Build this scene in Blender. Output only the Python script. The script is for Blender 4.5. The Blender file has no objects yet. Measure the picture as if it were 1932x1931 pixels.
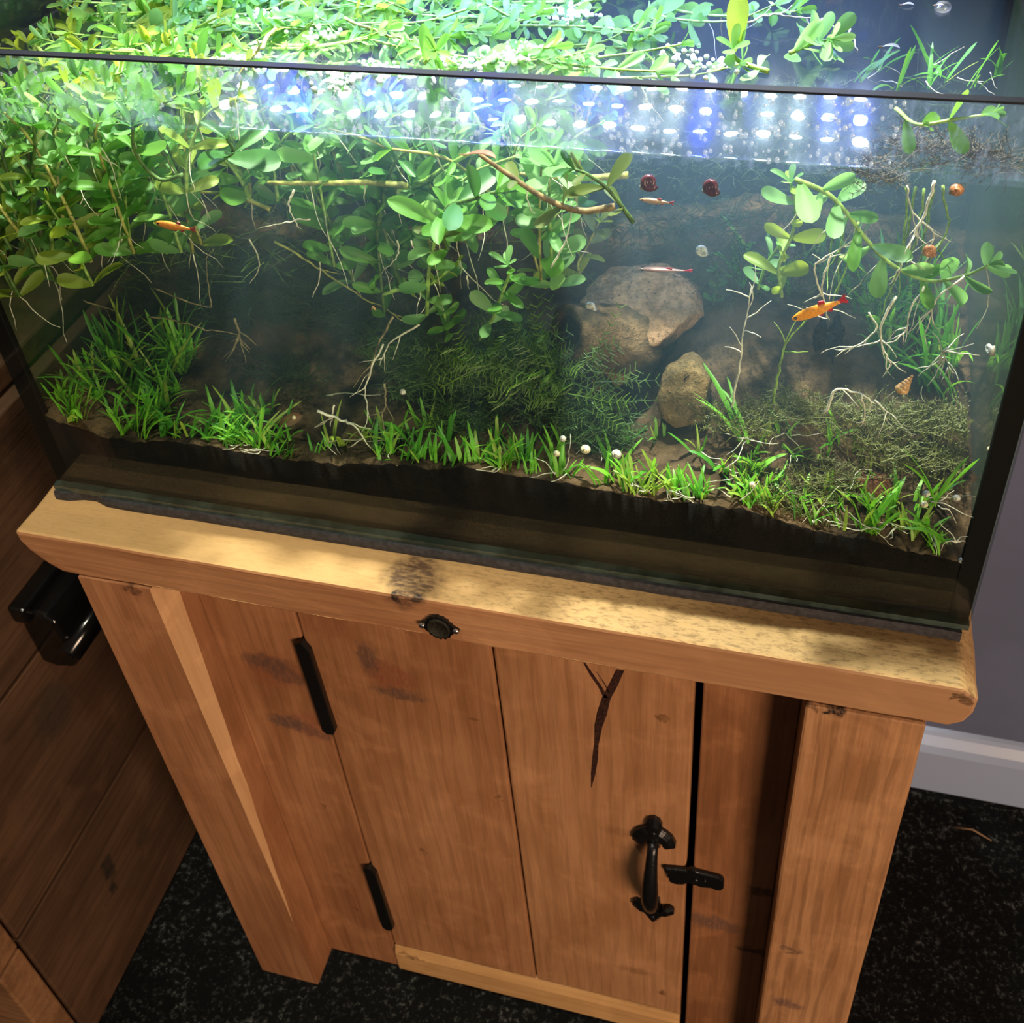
import bpy, bmesh, math, random
from mathutils import Vector, Matrix, noise as mnoise
R = random.Random(7)
S = bpy.context.scene
COL = S.collection

# ------------------------------------------------------------------ camera
cd = bpy.data.cameras.new('camera')
cd.sensor_fit = 'HORIZONTAL'; cd.sensor_width = 36.0
cd.lens = 2034.6 * 36.0 / 1932.0
cd.shift_x = -48.7 / 1932.0; cd.shift_y = -353.5 / 1932.0
cd.clip_start = 0.02
cd.dof.use_dof = True; cd.dof.focus_distance = 0.60; cd.dof.aperture_fstop = 20
cam = bpy.data.objects.new('camera', cd); COL.objects.link(cam)
cam.location = (0.48635, -0.42996, 0.51383)
cam.rotation_euler = (0.93410, 0.05877, 0.24555)
S.camera = cam

# ------------------------------------------------------------------ world, room lamp and added spots, exposure
w = bpy.data.worlds.new('room'); S.world = w; w.use_nodes = True
w.node_tree.nodes['Background'].inputs[0].default_value = (0.85, 0.72, 0.62, 1)
w.node_tree.nodes['Background'].inputs[1].default_value = 0.115
S.view_settings.view_transform = 'Standard'; S.view_settings.look = 'None'
S.view_settings.exposure = 0.0; S.view_settings.gamma = 1.0; S.view_settings.use_curve_mapping = False
S.cycles.max_bounces = 10; S.cycles.transparent_max_bounces = 32
S.cycles.diffuse_bounces = 5; S.cycles.glossy_bounces = 4; S.cycles.volume_bounces = 0
S.cycles.sample_clamp_indirect = 4.0; S.cycles.use_denoising = True; S.cycles.use_adaptive_sampling = True; S.cycles.adaptive_threshold = 0.025
S.cycles.caustics_reflective = False; S.cycles.caustics_refractive = False

def lamp(name, kind, loc, target, energy, color, **kw):
    l = bpy.data.lights.new(name, kind); l.energy = energy; l.color = color
    for k, v in kw.items(): setattr(l, k, v)
    o = bpy.data.objects.new(name, l); COL.objects.link(o); o.location = loc
    o.rotation_euler = (Vector(target) - Vector(loc)).to_track_quat('-Z', 'Y').to_euler()
    return o
lamp('room_lamp', 'AREA', (1.55, -1.35, 0.20), (0.34, 0.0, -0.33), 35.0, (1.0, 0.72, 0.50), size=0.62)
lamp('added_spot_left', 'SPOT', (0.10, -0.36, 1.75), (0.12, 0.03, 0.18), 110.0, (1.0, 0.94, 0.74), spot_size=0.42, spot_blend=0.8, shadow_soft_size=0.04)  # added spot without a real fitting, brightens the left front plants and board
lamp('added_spot_back', 'SPOT', (0.36, 0.285, 1.12), (0.31, 0.03, 0.0), 215.0, (1.0, 0.97, 0.88),  # added spot, stands in for tank light bent out onto the board
     spot_size=0.72, spot_blend=0.5, shadow_soft_size=0.035)

# ------------------------------------------------------------------ helpers
def tag(o, label=None, cat=None, group=None, kind=None):
    if label: o['label'] = label
    if cat: o['category'] = cat
    if group: o['group'] = group
    if kind: o['kind'] = kind
    return o
def empty(name, loc, label, cat, group=None):
    o = bpy.data.objects.new(name, None); COL.objects.link(o); o.location = loc
    o.empty_display_size = 0.02
    return tag(o, label, cat, group)
def wloc(o):
    v = Vector((0, 0, 0))
    while o: v += o.location; o = o.parent
    return v
def mesh(name, vs, fs, mats, smooth=False, idx=None):
    m = bpy.data.meshes.new(name); m.from_pydata([tuple(v) for v in vs], [], fs)
    for x in (mats if isinstance(mats, (list, tuple)) else [mats]): m.materials.append(x)
    if smooth: m.polygons.foreach_set('use_smooth', [True] * len(m.polygons))
    if idx: m.polygons.foreach_set('material_index', idx)
    m.update(); return m
def obj(name, vs, fs, mat, parent=None, smooth=False, idx=None):
    """world-space vertices -> one mesh object, stored relative to its parent's place"""
    if parent: b = wloc(parent)
    else: b = Vector((0, 0, 0))
    m = mesh(name, [Vector(v) - b for v in vs], fs, mat, smooth, idx)
    o = bpy.data.objects.new(name, m); COL.objects.link(o)
    if parent: o.parent = parent
    return o
def rebase(o, loc):
    """move a single-mesh thing's origin to loc"""
    loc = Vector(loc); o.data.transform(Matrix.Translation(-loc)); o.location = loc; return o
def inst(name, m, parent, M):
    o = bpy.data.objects.new(name, m); COL.objects.link(o); o.parent = parent
    o.matrix_local = Matrix.Translation(-wloc(parent)) @ M
    return o
class G:
    """collects several shapes into one mesh"""
    def __init__(s): s.v = []; s.f = []
    def add(s, vs, fs):
        k = len(s.v); s.v += [Vector(v) for v in vs]; s.f += [tuple(i + k for i in f) for f in fs]; return s
    def box(s, x0, x1, y0, y1, z0, z1):
        return s.add([(x0,y0,z0),(x1,y0,z0),(x1,y1,z0),(x0,y1,z0),(x0,y0,z1),(x1,y0,z1),(x1,y1,z1),(x0,y1,z1)],
                     [(0,3,2,1),(4,5,6,7),(0,1,5,4),(1,2,6,5),(2,3,7,6),(3,0,4,7)])
    def tube(s, pts, rad, n=6, cap=True):
        pts = [Vector(p) for p in pts]; N = len(pts)
        rr = rad if isinstance(rad, (list, tuple)) else [rad] * N
        k = len(s.v); ref = None
        for i, p in enumerate(pts):
            t = (pts[min(i+1, N-1)] - pts[max(i-1, 0)])
            t = t.normalized() if t.length > 1e-9 else Vector((0,0,1))
            if ref is None: ref = t.orthogonal().normalized()
            a = (ref - t * ref.dot(t)); a = a.normalized() if a.length > 1e-6 else t.orthogonal().normalized()
            ref = a; b = t.cross(a)
            for j in range(n):
                q = 2 * math.pi * j / n
                s.v.append(p + (a * math.cos(q) + b * math.sin(q)) * rr[i])
        for i in range(N - 1):
            for j in range(n):
                A = k + i*n + j; B = k + i*n + (j+1) % n
                s.f.append((A, B, B + n, A + n))
        if cap:
            s.f.append(tuple(k + j for j in reversed(range(n)))); s.f.append(tuple(k + (N-1)*n + j for j in range(n)))
        return s
    def ball(s, c, r, n=8, m=6, sc=(1,1,1)):
        c = Vector(c); k = len(s.v)
        for i in range(m + 1):
            a = math.pi * i / m
            for j in range(n):
                q = 2*math.pi*j/n
                s.v.append(c + Vector((math.sin(a)*math.cos(q)*sc[0], math.sin(a)*math.sin(q)*sc[1], math.cos(a)*sc[2])) * r)
        for i in range(m):
            for j in range(n):
                A = k+i*n+j; B = k+i*n+(j+1) % n
                s.f.append((A, A+n, B+n, B))
        return s
    def prism(s, poly, f0, f1):
        """poly: list of 2-d points, f0/f1 map a point to 3-d at either end"""
        n = len(poly); k = len(s.v)
        s.v += [Vector(f0(*p)) for p in poly] + [Vector(f1(*p)) for p in poly]
        s.f.append(tuple(k + i for i in range(n))); s.f.append(tuple(k + n + i for i in reversed(range(n))))
        for i in range(n):
            j = (i+1) % n; s.f.append((k+i, k+n+i, k+n+j, k+j))
        return s
    def obj(s, name, mat, parent=None, smooth=False): return obj(name, s.v, s.f, mat, parent, smooth)
def fix(o, bevel=0.0, seg=2, sub=0):
    """recalculate normals, round the edges"""
    bm = bmesh.new(); bm.from_mesh(o.data)
    bmesh.ops.recalc_face_normals(bm, faces=bm.faces)
    if bevel:
        es = [e for e in bm.edges if len(e.link_faces) == 2 and e.calc_face_angle(0) > 0.5]
        bmesh.ops.bevel(bm, geom=es, offset=bevel, segments=seg, affect='EDGES', profile=0.5)
    bm.to_mesh(o.data); bm.free(); return o
def roughen(o, cuts_len, amp, freq, seed=0.0, keep=None):
    """cut the long edges and wobble the surface like rough-sawn timber"""
    bm = bmesh.new(); bm.from_mesh(o.data)
    for _ in range(7):
        es = [e for e in bm.edges if e.calc_length() > cuts_len]
        if not es: break
        bmesh.ops.subdivide_edges(bm, edges=es, cuts=1, use_grid_fill=True)
    bm.normal_update()
    for v in bm.verts:
        n = mnoise.noise(Vector((v.co.x*freq[0], v.co.y*freq[1], v.co.z*freq[2])) + Vector((seed, seed*2, 0)))
        v.co += v.normal * n * amp
    bm.to_mesh(o.data); bm.free(); return o
def smooth_path(pts, n=6):
    pts = [Vector(p) for p in pts]
    if len(pts) < 3: return [pts[0].lerp(pts[-1], i/n) for i in range(n+1)]
    out = []; P = [pts[0]*2 - pts[1]] + pts + [pts[-1]*2 - pts[-2]]
    for i in range(1, len(P) - 2):
        a, b, c, d = P[i-1:i+3]
        for k in range(n):
            t = k/n
            out.append(0.5*((2*b) + (c-a)*t + (2*a-5*b+4*c-d)*t*t + (3*b-a-3*c+d)*t**3))
    out.append(pts[-1]); return out

# ------------------------------------------------------------------ materials
class N:
    def __init__(s, name):
        s.m = bpy.data.materials.new(name); s.m.use_nodes = True; s.t = s.m.node_tree; s.t.nodes.clear()
        s.out = s.n('ShaderNodeOutputMaterial')
    def n(s, typ, **kw):
        x = s.t.nodes.new(typ)
        for k, v in kw.items(): setattr(x, k, v)
        return x
    def l(s, a, b): s.t.links.new(a, b)
    def put(s, sock, v):
        if hasattr(v, 'is_output'): s.l(v, sock)
        else: sock.default_value = v
    def math(s, op, a, b=0.0, c=0.0, clamp=False):
        x = s.n('ShaderNodeMath', operation=op, use_clamp=clamp)
        s.put(x.inputs[0], a); s.put(x.inputs[1], b); s.put(x.inputs[2], c); return x.outputs[0]
    def mix(s, f, a, b, mode='MIX'):
        x = s.n('ShaderNodeMix', data_type='RGBA', blend_type=mode)
        s.put(x.inputs[0], f)
        for i, v in ((6, a), (7, b)):
            s.put(x.inputs[i], v if hasattr(v, 'is_output') else (*v, 1)[:4])
        return x.outputs[2]
    def noise(s, vec, scale, detail=4, rough=0.55, dist=0.0):
        x = s.n('ShaderNodeTexNoise'); s.l(vec, x.inputs['Vector']); x.inputs['Scale'].default_value = scale
        x.inputs['Detail'].default_value = detail; x.inputs['Roughness'].default_value = rough
        x.inputs['Distortion'].default_value = dist; return x.outputs['Fac']
    def map(s, vec, sc=(1,1,1), loc=(0,0,0)):
        x = s.n('ShaderNodeMapping'); s.l(vec, x.inputs[0]); x.inputs['Scale'].default_value = sc
        x.inputs['Location'].default_value = loc; return x.outputs[0]
    def step(s, v, a, b, lo=0.0, hi=1.0):
        x = s.n('ShaderNodeMapRange', interpolation_type='SMOOTHSTEP'); s.put(x.inputs[0], v)
        for i, q in enumerate((a, b, lo, hi)): x.inputs[i+1].default_value = q
        return x.outputs[0]
    def coord(s): return s.n('ShaderNodeTexCoord').outputs['Object']
    def bump(s, h, strength, dist=0.001):
        x = s.n('ShaderNodeBump'); s.l(h, x.inputs['Height']); x.inputs['Strength'].default_value = strength
        x.inputs['Distance'].default_value = dist; return x.outputs[0]
    def bsdf(s, color, rough=0.5, normal=None, spec=0.5, metal=0.0, **kw):
        x = s.n('ShaderNodeBsdfPrincipled'); s.put(x.inputs['Base Color'], color if hasattr(color, 'is_output') else (*color, 1)[:4])
        s.put(x.inputs['Roughness'], rough); x.inputs['Specular IOR Level'].default_value = spec
        x.inputs['Metallic'].default_value = metal
        if normal: s.l(normal, x.inputs['Normal'])
        for k, v in kw.items(): s.put(x.inputs[k], v)
        return x.outputs[0]
    def done(s, surf, vol=None):
        s.l(surf, s.out.inputs['Surface'])
        if vol: s.l(vol, s.out.inputs['Volume'])
        return s.m
def plain(name, color, rough=0.5, spec=0.5, metal=0.0, vary=0.0, vs=300, bump=0.0, **kw):
    q = N(name); co = q.coord(); c = color
    if vary:
        n = q.noise(co, vs, 5); d = tuple(x*(1-vary) for x in color); e = tuple(min(1, x*(1+vary)) for x in color)
        c = q.mix(q.step(n, 0.35, 0.65), d, e)
    nm = q.bump(q.noise(co, vs, 5), bump) if bump else None
    return q.done(q.bsdf(c, rough, nm, spec, metal, **kw))
BASE = Vector((0.305, 0.13, -0.6544))
def wood(name, light, dark, axis, base=BASE, knots=(), rough=0.5, grain=1.0, fleck=None, tint=None, seed=0.0):
    """long-grained timber; knots: (world centre, radii, colour, strength)"""
    q = N(name); co = q.coord()
    st = {'x': (0.045, 1, 1), 'z': (1, 1, 0.045), 'y': (1, 0.045, 1)}[axis]
    g1 = q.noise(q.map(co, st, (seed, seed, seed)), 90, 5, 0.6, 0.6)
    g2 = q.noise(q.map(co, st, (seed+3, 0, 0)), 420, 4, 0.6)
    g3 = q.noise(q.map(co, tuple(0.35 if x < 1 else 1 for x in st), (0, seed, 0)), 16, 3, 0.55, 0.8)
    wv_ = q.n('ShaderNodeTexWave', wave_type='BANDS', bands_direction={'x': 'Z', 'z': 'X', 'y': 'Z'}[axis])
    q.l(q.map(co, tuple(0.10 if x < 1 else 1 for x in st), (seed*0.1, seed, 0)), wv_.inputs['Vector'])
    for k_, v_ in (('Scale', 26), ('Distortion', 9), ('Detail', 3), ('Detail Scale', 1.6), ('Detail Roughness', 0.55)): wv_.inputs[k_].default_value = v_
    f = q.math('ADD', q.math('MULTIPLY', g1, 0.42), q.math('MULTIPLY', g3, 0.70))
    c = q.mix(q.step(f, 0.36, 0.78), dark, light)
    c = q.mix(q.math('MULTIPLY', q.step(wv_.outputs['Fac'], 0.62, 0.95), 0.20*grain*grain), c, tuple(x*0.5 for x in dark))
    g4 = q.noise(co, 22, 4, 0.6, 0.5)
    c = q.mix(q.math('MULTIPLY', q.step(g4, 0.50, 0.68), 0.32), c, tuple(x*1.25 for x in light))
    c = q.mix(q.math('MULTIPLY', q.step(g2, 0.42, 0.60, 1, 0), 0.14*grain), c, tuple(x*0.45 for x in dark))
    if tint: c = tint(q, co, c)
    if fleck: c = fleck(q, co, c)
    warp = q.n('ShaderNodeTexNoise'); q.l(co, warp.inputs['Vector']); warp.inputs['Scale'].default_value = 130
    wv = q.n('ShaderNodeVectorMath', operation='MULTIPLY_ADD'); q.l(warp.outputs['Color'], wv.inputs[0])
    wv.inputs[1].default_value = (0.017,)*3; q.l(co, wv.inputs[2])
    kn_ = q.step(q.noise(q.map(co, tuple(0.3 if x < 1 else 1 for x in st)), 480, 4, 0.7), 0.34, 0.60, 0.55, 1.12)
    for pos, rad, kc, stg in knots:
        p = Vector(pos) - base + Vector((0.0085,)*3)
        s1 = q.n('ShaderNodeVectorMath', operation='SUBTRACT'); q.l(wv.outputs[0], s1.inputs[0]); s1.inputs[1].default_value = p
        s2 = q.n('ShaderNodeVectorMath', operation='DIVIDE'); q.l(s1.outputs[0], s2.inputs[0]); s2.inputs[1].default_value = rad
        ln = q.n('ShaderNodeVectorMath', operation='LENGTH'); q.l(s2.outputs[0], ln.inputs[0])
        c = q.mix(q.math('MULTIPLY', q.step(ln.outputs['Value'], 0.45, 1.1, stg, 0.0), kn_, clamp=True), c, kc)
    h = q.math('ADD', q.math('MULTIPLY', g2, 0.6), g1)
    return q.done(q.bsdf(c, rough, q.bump(h, 0.35, 0.0012), 0.35))
def leafy(name, color, tip=None, rough=0.42, trans=0.55, vein=True):
    q = N(name); co = q.coord()
    n = q.noise(co, 160, 3); d = tuple(x*0.62 for x in color)
    oi = q.n('ShaderNodeObjectInfo').outputs['Random']
    c = q.mix(q.step(n, 0.3, 0.7), d, color)
    c = q.mix(q.math('MULTIPLY', oi, 0.45), c, tip or tuple(min(1, x*1.5) for x in color))
    b = q.bsdf(c, rough, q.bump(n, 0.15, 0.0006), 0.5)
    t = q.n('ShaderNodeBsdfTranslucent'); q.l(q.mix(1.0, c, (1.7, 1.55, 1.1), 'MULTIPLY'), t.inputs[0])
    x = q.n('ShaderNodeMixShader'); x.inputs[0].default_value = trans; q.l(b, x.inputs[1]); q.l(t.outputs[0], x.inputs[2])
    return q.done(x.outputs[0])
def schlick(q, f0, normal=None):
    g = q.n('ShaderNodeNewGeometry'); d = q.n('ShaderNodeVectorMath', operation='DOT_PRODUCT')
    q.l(normal or g.outputs['Normal'], d.inputs[0]); q.l(g.outputs['Incoming'], d.inputs[1])
    c = q.math('SUBTRACT', 1.0, q.math('ABSOLUTE', d.outputs['Value']), clamp=True)
    return q.math('MULTIPLY_ADD', q.math('POWER', c, 5.0), 1.0 - f0, f0, clamp=True)
def glass(name, tint=(0.97, 1, 0.985), f0=0.042, film=None, rough=0.0):
    q = N(name); tr = q.n('ShaderNodeBsdfTransparent'); tr.inputs[0].default_value = (*tint, 1)
    gl = q.n('ShaderNodeBsdfGlossy'); gl.inputs['Roughness'].default_value = rough
    m = q.n('ShaderNodeMixShader'); q.l(schlick(q, f0), m.inputs[0]); q.l(tr.outputs[0], m.inputs[1]); q.l(gl.outputs[0], m.inputs[2])
    s = m.outputs[0]
    if film:
        fac, col = film(q)
        a = q.n('ShaderNodeBsdfDiffuse'); a.inputs[0].default_value = (*col, 1)
        b = q.n('ShaderNodeBsdfTranslucent'); b.inputs[0].default_value = (*col, 1)
        k = q.n('ShaderNodeMixShader'); k.inputs[0].default_value = 0.6; q.l(a.outputs[0], k.inputs[1]); q.l(b.outputs[0], k.inputs[2])
        z = q.n('ShaderNodeMixShader'); q.l(fac, z.inputs[0]); q.l(s, z.inputs[1]); q.l(k.outputs[0], z.inputs[2]); s = z.outputs[0]
    return q.done(s)

# ------------------------------------------------------------------ the room
FZ = -0.6544
def carpet_mat():
    q = N('carpet'); co = q.coord()
    a = q.noise(co, 190, 4, 0.75); b = q.noise(co, 45, 4); c = q.noise(co, 900, 2)
    k = q.mix(q.step(a, 0.52, 0.74), (0.006, 0.0068, 0.0068), (0.15, 0.16, 0.155))
    k = q.mix(q.step(b, 0.40, 0.62, 0.6, 0.0), k, (0.004, 0.0045, 0.005))
    return q.done(q.bsdf(k, 0.95, q.bump(q.math('ADD', a, c), 0.9, 0.004), 0.1))
tag(obj('floor', [(-1.6,-1.6,FZ),(1.6,-1.6,FZ),(1.6,0.34,FZ),(-1.6,0.34,FZ)], [(0,1,2,3)], carpet_mat()),
    'black speckled carpet under the wooden cabinet', kind='structure')
wallm = plain('wall_paint', (0.100, 0.118, 0.190), 0.85, 0.2, vary=0.06, vs=9)
WY = 0.3210
tag(G().box(-1.6, 1.6, WY, WY+0.1, FZ, 1.9).obj('wall_back', wallm), 'plain lilac grey wall behind the tank', kind='structure')
def skirt():
    prof = [(WY, FZ), (WY-0.016, FZ), (WY-0.016, FZ+0.070), (WY-0.013, FZ+0.080), (WY-0.006, FZ+0.089), (WY-0.004, FZ+0.094), (WY, FZ+0.096)]
    return G().prism(prof, lambda y, z: (-1.6, y, z), lambda y, z: (1.6, y, z)).obj('baseboard_back', plain('skirting_paint', (0.30, 0.37, 0.53), 0.35, 0.5))
tag(fix(skirt()), 'white skirting board with moulded top along the wall', kind='structure')

# ------------------------------------------------------------------ the cabinet
brown = (0.36, 0.145, 0.052); deep = (0.20, 0.072, 0.024)
cab = empty('aquarium_cabinet', BASE, 'rustic waxed pine cabinet with plank door carrying the fish tank', 'cabinet')
K = lambda x, z, rx, rz, c, s=0.8, y=-0.003: ((x, y, z), (rx, 0.03, rz), c, s)
gk = (0.085, 0.050, 0.038); rk = (0.22, 0.075, 0.035); ok_ = (0.13, 0.055, 0.02)
def t_board(q, co, c):
    s = q.n('ShaderNodeSeparateXYZ'); q.l(co, s.inputs[0])
    a = q.step(s.outputs[0], -0.05, 0.30)
    return q.mix(q.math('MULTIPLY', a, 0.55), c, (0.36, 0.21, 0.105))
def f_board(q, co, c):
    s = q.n('ShaderNodeSeparateXYZ'); q.l(co, s.inputs[0])
    n = q.noise(q.map(co, (0.30, 1, 1)), 430, 5, 0.75)
    m = q.math('MULTIPLY', q.step(n, 0.46, 0.66), q.step(s.outputs[0], -0.10, 0.10, 0.18, 0.75))
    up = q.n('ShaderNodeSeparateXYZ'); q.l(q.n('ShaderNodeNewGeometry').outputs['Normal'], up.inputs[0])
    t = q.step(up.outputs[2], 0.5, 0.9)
    c = q.mix(q.math('MULTIPLY', t, 0.55), c, (0.60, 0.40, 0.16))  # upward faces painted paler, lamp light on the top put into the colour
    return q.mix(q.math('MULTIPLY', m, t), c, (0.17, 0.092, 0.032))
ks = [((0.271, -0.019, -0.0122), (0.021, 0.026, 0.02), (0.060, 0.028, 0.016), 0.85), ((0.264, -0.034, -0.013), (0.004, 0.006, 0.008), (0.012, 0.008, 0.006), 0.95),
      ((0.277, -0.034, -0.0125), (0.004, 0.004, 0.004), (0.02, 0.014, 0.01), 0.9), ((0.60, -0.034, -0.02), (0.004, 0.01, 0.006), (0.07, 0.035, 0.015), 0.8),
      ((0.595, -0.036, -0.018), (0.006, 0.006, 0.003), (0.05, 0.025, 0.01), 0.8)]
m_board = wood('board_timber', (0.39, 0.195, 0.090), (0.27, 0.115, 0.048), 'x', knots=ks, tint=t_board, fleck=f_board, rough=0.6)
ZB = -0.0122; ZU = -0.0484; YB = -0.0346
prof = [(-0.0115, ZB), (-0.0115, ZB-0.009), (-0.007, ZB-0.019), (0.004, ZB-0.030), (0.013, ZU), (0.594, ZU), (0.602, ZU+0.006), (0.6055, ZU+0.016), (0.606, ZB-0.0075), (0.5965, ZB)]
o = G().prism(prof, lambda x, z: (x, YB, z), lambda x, z: (x, 0.298, z)).obj('top_board', m_board, cab)
fix(o, 0.0022, 2); roughen(o, 0.02, 0.0009, (30, 60, 70), 1.0)
tag(o, 'thick weathered top board with a dark stain on its front edge')
# posts
m_postl = wood('left_post_timber', (0.37, 0.170, 0.078), (0.26, 0.108, 0.046), 'z', knots=[K(0.068, -0.052, 0.008, 0.006, (0.06, 0.025, 0.014), 0.8, -0.036)], seed=1.3)
YP = -0.0361; xl0, xl1 = 0.0263, 0.0879
pl = []
for i in range(15):
    z = -0.0484 + (FZ + 0.0484) * i / 14; t = max(0.0, 1 - i/10.6)
    wob = 0.0012*mnoise.noise(Vector((0, 3.1, z*28)))
    cx = xl1 - 0.0060*t**0.8 + wob*0.4; cy = YP + 0.0195*t**0.8 + wob*1.5
    pl.append([(xl0, YP, z), (min(cx, xl1-1e-4), YP, z), (xl1, max(cy, YP+1e-4), z), (xl1, 0.0035, z), (xl0, 0.0035, z)])
g = G()
for r_ in pl: g.v += [Vector(p) for p in r_]
for i in range(14):
    for j in range(5): g.f.append((i*5+j, i*5+(j+1) % 5, (i+1)*5+(j+1) % 5, (i+1)*5+j))
g.f += [(4,3,2,1,0), tuple(70+j for j in range(5))]
idx = []
for i in range(14):
    for j in range(5): idx.append(1 if (j == 1 and i < 11) else 0)
idx += [0, 0]
m_cut = wood('fresh_cut_pine', (0.56, 0.33, 0.165), (0.46, 0.25, 0.115), 'z', grain=0.5, seed=4)
o = obj('post', g.v, g.f, [m_postl, m_cut], cab, idx=idx); fix(o); tag(o, 'left front post with a pale wavy chamfer on its inner edge')
m_postr = wood('right_post_timber', (0.42, 0.220, 0.105), (0.27, 0.125, 0.052), 'z', grain=1.4, seed=6.1,
    knots=[K(0.533, -0.050, 0.006, 0.006, (0.02, 0.012, 0.008), 0.95, -0.036), K(0.518, -0.050, 0.006, 0.004, (0.07, 0.035, 0.016), .8, -0.036),
           K(0.532, -0.356, 0.010, 0.006, (0.11, 0.06, 0.035), 0.75, -0.036), K(0.534, -0.445, 0.015, 0.010, (0.11, 0.06, 0.05), 0.75, -0.036)])
o = G().box(0.5150, 0.5830, YP, 0.0035, FZ, ZU).obj('post', m_postr, cab); fix(o, 0.002); roughen(o, 0.03, 0.0008, (40, 40, 12), 5)
tag(o, 'right front post of paler strongly grained pine')
# frame planks beside the door
YD = -0.0026
m_fl = wood('left_plank_timber', (0.38, 0.175, 0.080), (0.23, 0.092, 0.038), 'z', seed=2.2, rough=0.45,
    knots=[K(0.130, -0.172, 0.030, 0.026, rk, 0.75), K(0.128, -0.162, 0.026, 0.012, gk, 0.75), K(0.143, -0.176, 0.018, 0.010, gk, 0.6), K(0.150, -0.236, 0.028, 0.022, rk, 0.75), K(0.128, -0.238, 0.022, 0.010, gk, 0.8), K(0.150, -0.246, 0.022, 0.008, gk, 0.5),
           K(0.136, -0.36, 0.004, 0.004, ok_, 0.7), K(0.133, -0.545, 0.004, 0.004, ok_, 0.8)])
o = G().box(0.0880, 0.1640, YD, 0.017, FZ+0.004, ZU).obj('frame_plank', m_fl, cab); fix(o, 0.0012)
m_fr = wood('right_plank_timber', (0.31, 0.135, 0.058), (0.18, 0.070, 0.027), 'z', seed=8.2,
    knots=[K(0.472, -0.412, 0.026, 0.014, (0.10, 0.055, 0.04), 0.75), K(0.505, -0.345, 0.012, 0.010, (0.05, 0.022, 0.012), 0.8), K(0.505, -0.445, 0.016, 0.006, (0.045, 0.02, 0.01), 0.8)])
o = G().box(0.4530, 0.5149, YD, 0.017, FZ+0.004, ZU).obj('frame_plank', m_fr, cab); fix(o, 0.0012)
sidem = wood('side_timber', brown, deep, 'z', seed=3.3)
o = G().box(0.028, 0.046, 0.004, 0.290, FZ+0.004, ZU).obj('side_panel', sidem, cab)
o = G().box(0.564, 0.582, 0.004, 0.290, FZ+0.004, ZU).obj('side_panel', sidem, cab)
o = G().box(0.047, 0.563, 0.280, 0.292, FZ+0.004, ZU).obj('back_panel', sidem, cab)
# door
door = bpy.data.objects.new('door', None); COL.objects.link(door); door.parent = cab
door.location = Vector((0.306, 0.0, -0.645)) - BASE
dbase = Vector((0.306, 0.0, -0.645))
m_d1 = wood('door_timber', (0.38, 0.180, 0.084), (0.25, 0.105, 0.043), 'z', base=dbase, seed=5.0, rough=0.45,
    knots=[K(0.228, -0.150, 0.024, 0.022, rk, 0.85), K(0.231, -0.170, 0.026, 0.008, gk, 0.7), K(0.214, -0.132, 0.010, 0.022, gk, 0.7), K(0.185, -0.100, 0.03, 0.02, rk, 0.5), K(0.289, -0.185, 0.006, 0.004, ok_, 0.7),
           K(0.222, -0.40, 0.004, 0.006, ok_, 0.6), K(0.300, -0.285, 0.003, 0.006, ok_, 0.6)])
m_d2 = wood('door_timber_pale', (0.41, 0.205, 0.098), (0.28, 0.125, 0.052), 'z', base=dbase, seed=9.4, rough=0.45,
    knots=[K(0.405, -0.30, 0.03, 0.008, ok_, 0.35), K(0.43, -0.565, 0.006, 0.008, ok_, 0.8), K(0.405, -0.535, 0.02, 0.008, ok_, 0.4), K(0.427, -0.14, 0.004, 0.003, ok_, 0.7)])
o = G().box(0.1655, 0.3092, YD, 0.016, -0.602, -0.0600).obj('door_plank', m_d1, door); fix(o, 0.0018); roughen(o, 0.05, 0.0005, (30, 30, 9), 2)
o = G().box(0.3108, 0.4475, YD, 0.016, -0.602, -0.0600).obj('door_plank', m_d2, door); fix(o, 0.0018); roughen(o, 0.05, 0.0005, (30, 30, 9), 3)
m_rail = wood('rail_timber', (0.52, 0.30, 0.125), (0.40, 0.21, 0.08), 'x', base=dbase, seed=2.7, grain=0.7, knots=[K(0.182, -0.613, 0.016, 0.004, (0.16, 0.08, 0.03), 0.8), K(0.41, -0.60, 0.02, 0.006, (0.30, 0.16, 0.06), 0.6)])
poly = [(YD-0.0005, -0.603), (YD-0.004, -0.614), (YD-0.004, -0.646), (0.016, -0.646), (0.016, -0.603)]
o = G().prism(poly, lambda y, z: (0.1660, y, z), lambda y, z: (0.4475, y, z)).obj('bottom_rail', m_rail, door); fix(o); tag(o, 'paler rail along the foot of the door')
# the split in the right-hand door plank
crackm = plain('bark_split', (0.030, 0.011, 0.007), 0.7, 0.2, vary=0.5, vs=400)
def strip(pts, ws, y):
    g = G(); k = len(pts)
    for (x, z), w_ in zip(pts, ws):
        for sx, yy in ((-1, y+0.0006), (-0.6, y-0.0002), (0.6, y-0.0002), (1, y+0.0006)): g.v.append(Vector((x+sx*w_/2, yy, z)))
    for i in range(k-1):
        for j in range(3): g.f.append((i*4+j, i*4+j+1, i*4+5+j, i*4+4+j))
    return g
g = strip([(0.3745,-0.244),(0.3765,-0.225),(0.3785,-0.205),(0.380,-0.185),(0.382,-0.163),(0.385,-0.147),(0.3885,-0.128),(0.3935,-0.112),(0.3985,-0.094)],
          [0.0006,0.0054,0.0064,0.0048,0.0078,0.0100,0.0084,0.0086,0.0080], YD)
g2 = strip([(0.3880,-0.128),(0.3845,-0.117),(0.379,-0.105),(0.374,-0.092)], [0.0050,0.0042,0.0046,0.0024], YD)
g3 = strip([(0.3905,-0.122),(0.3875,-0.112),(0.382,-0.100)], [0.0004,0.0014,0.0004], YD)
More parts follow.
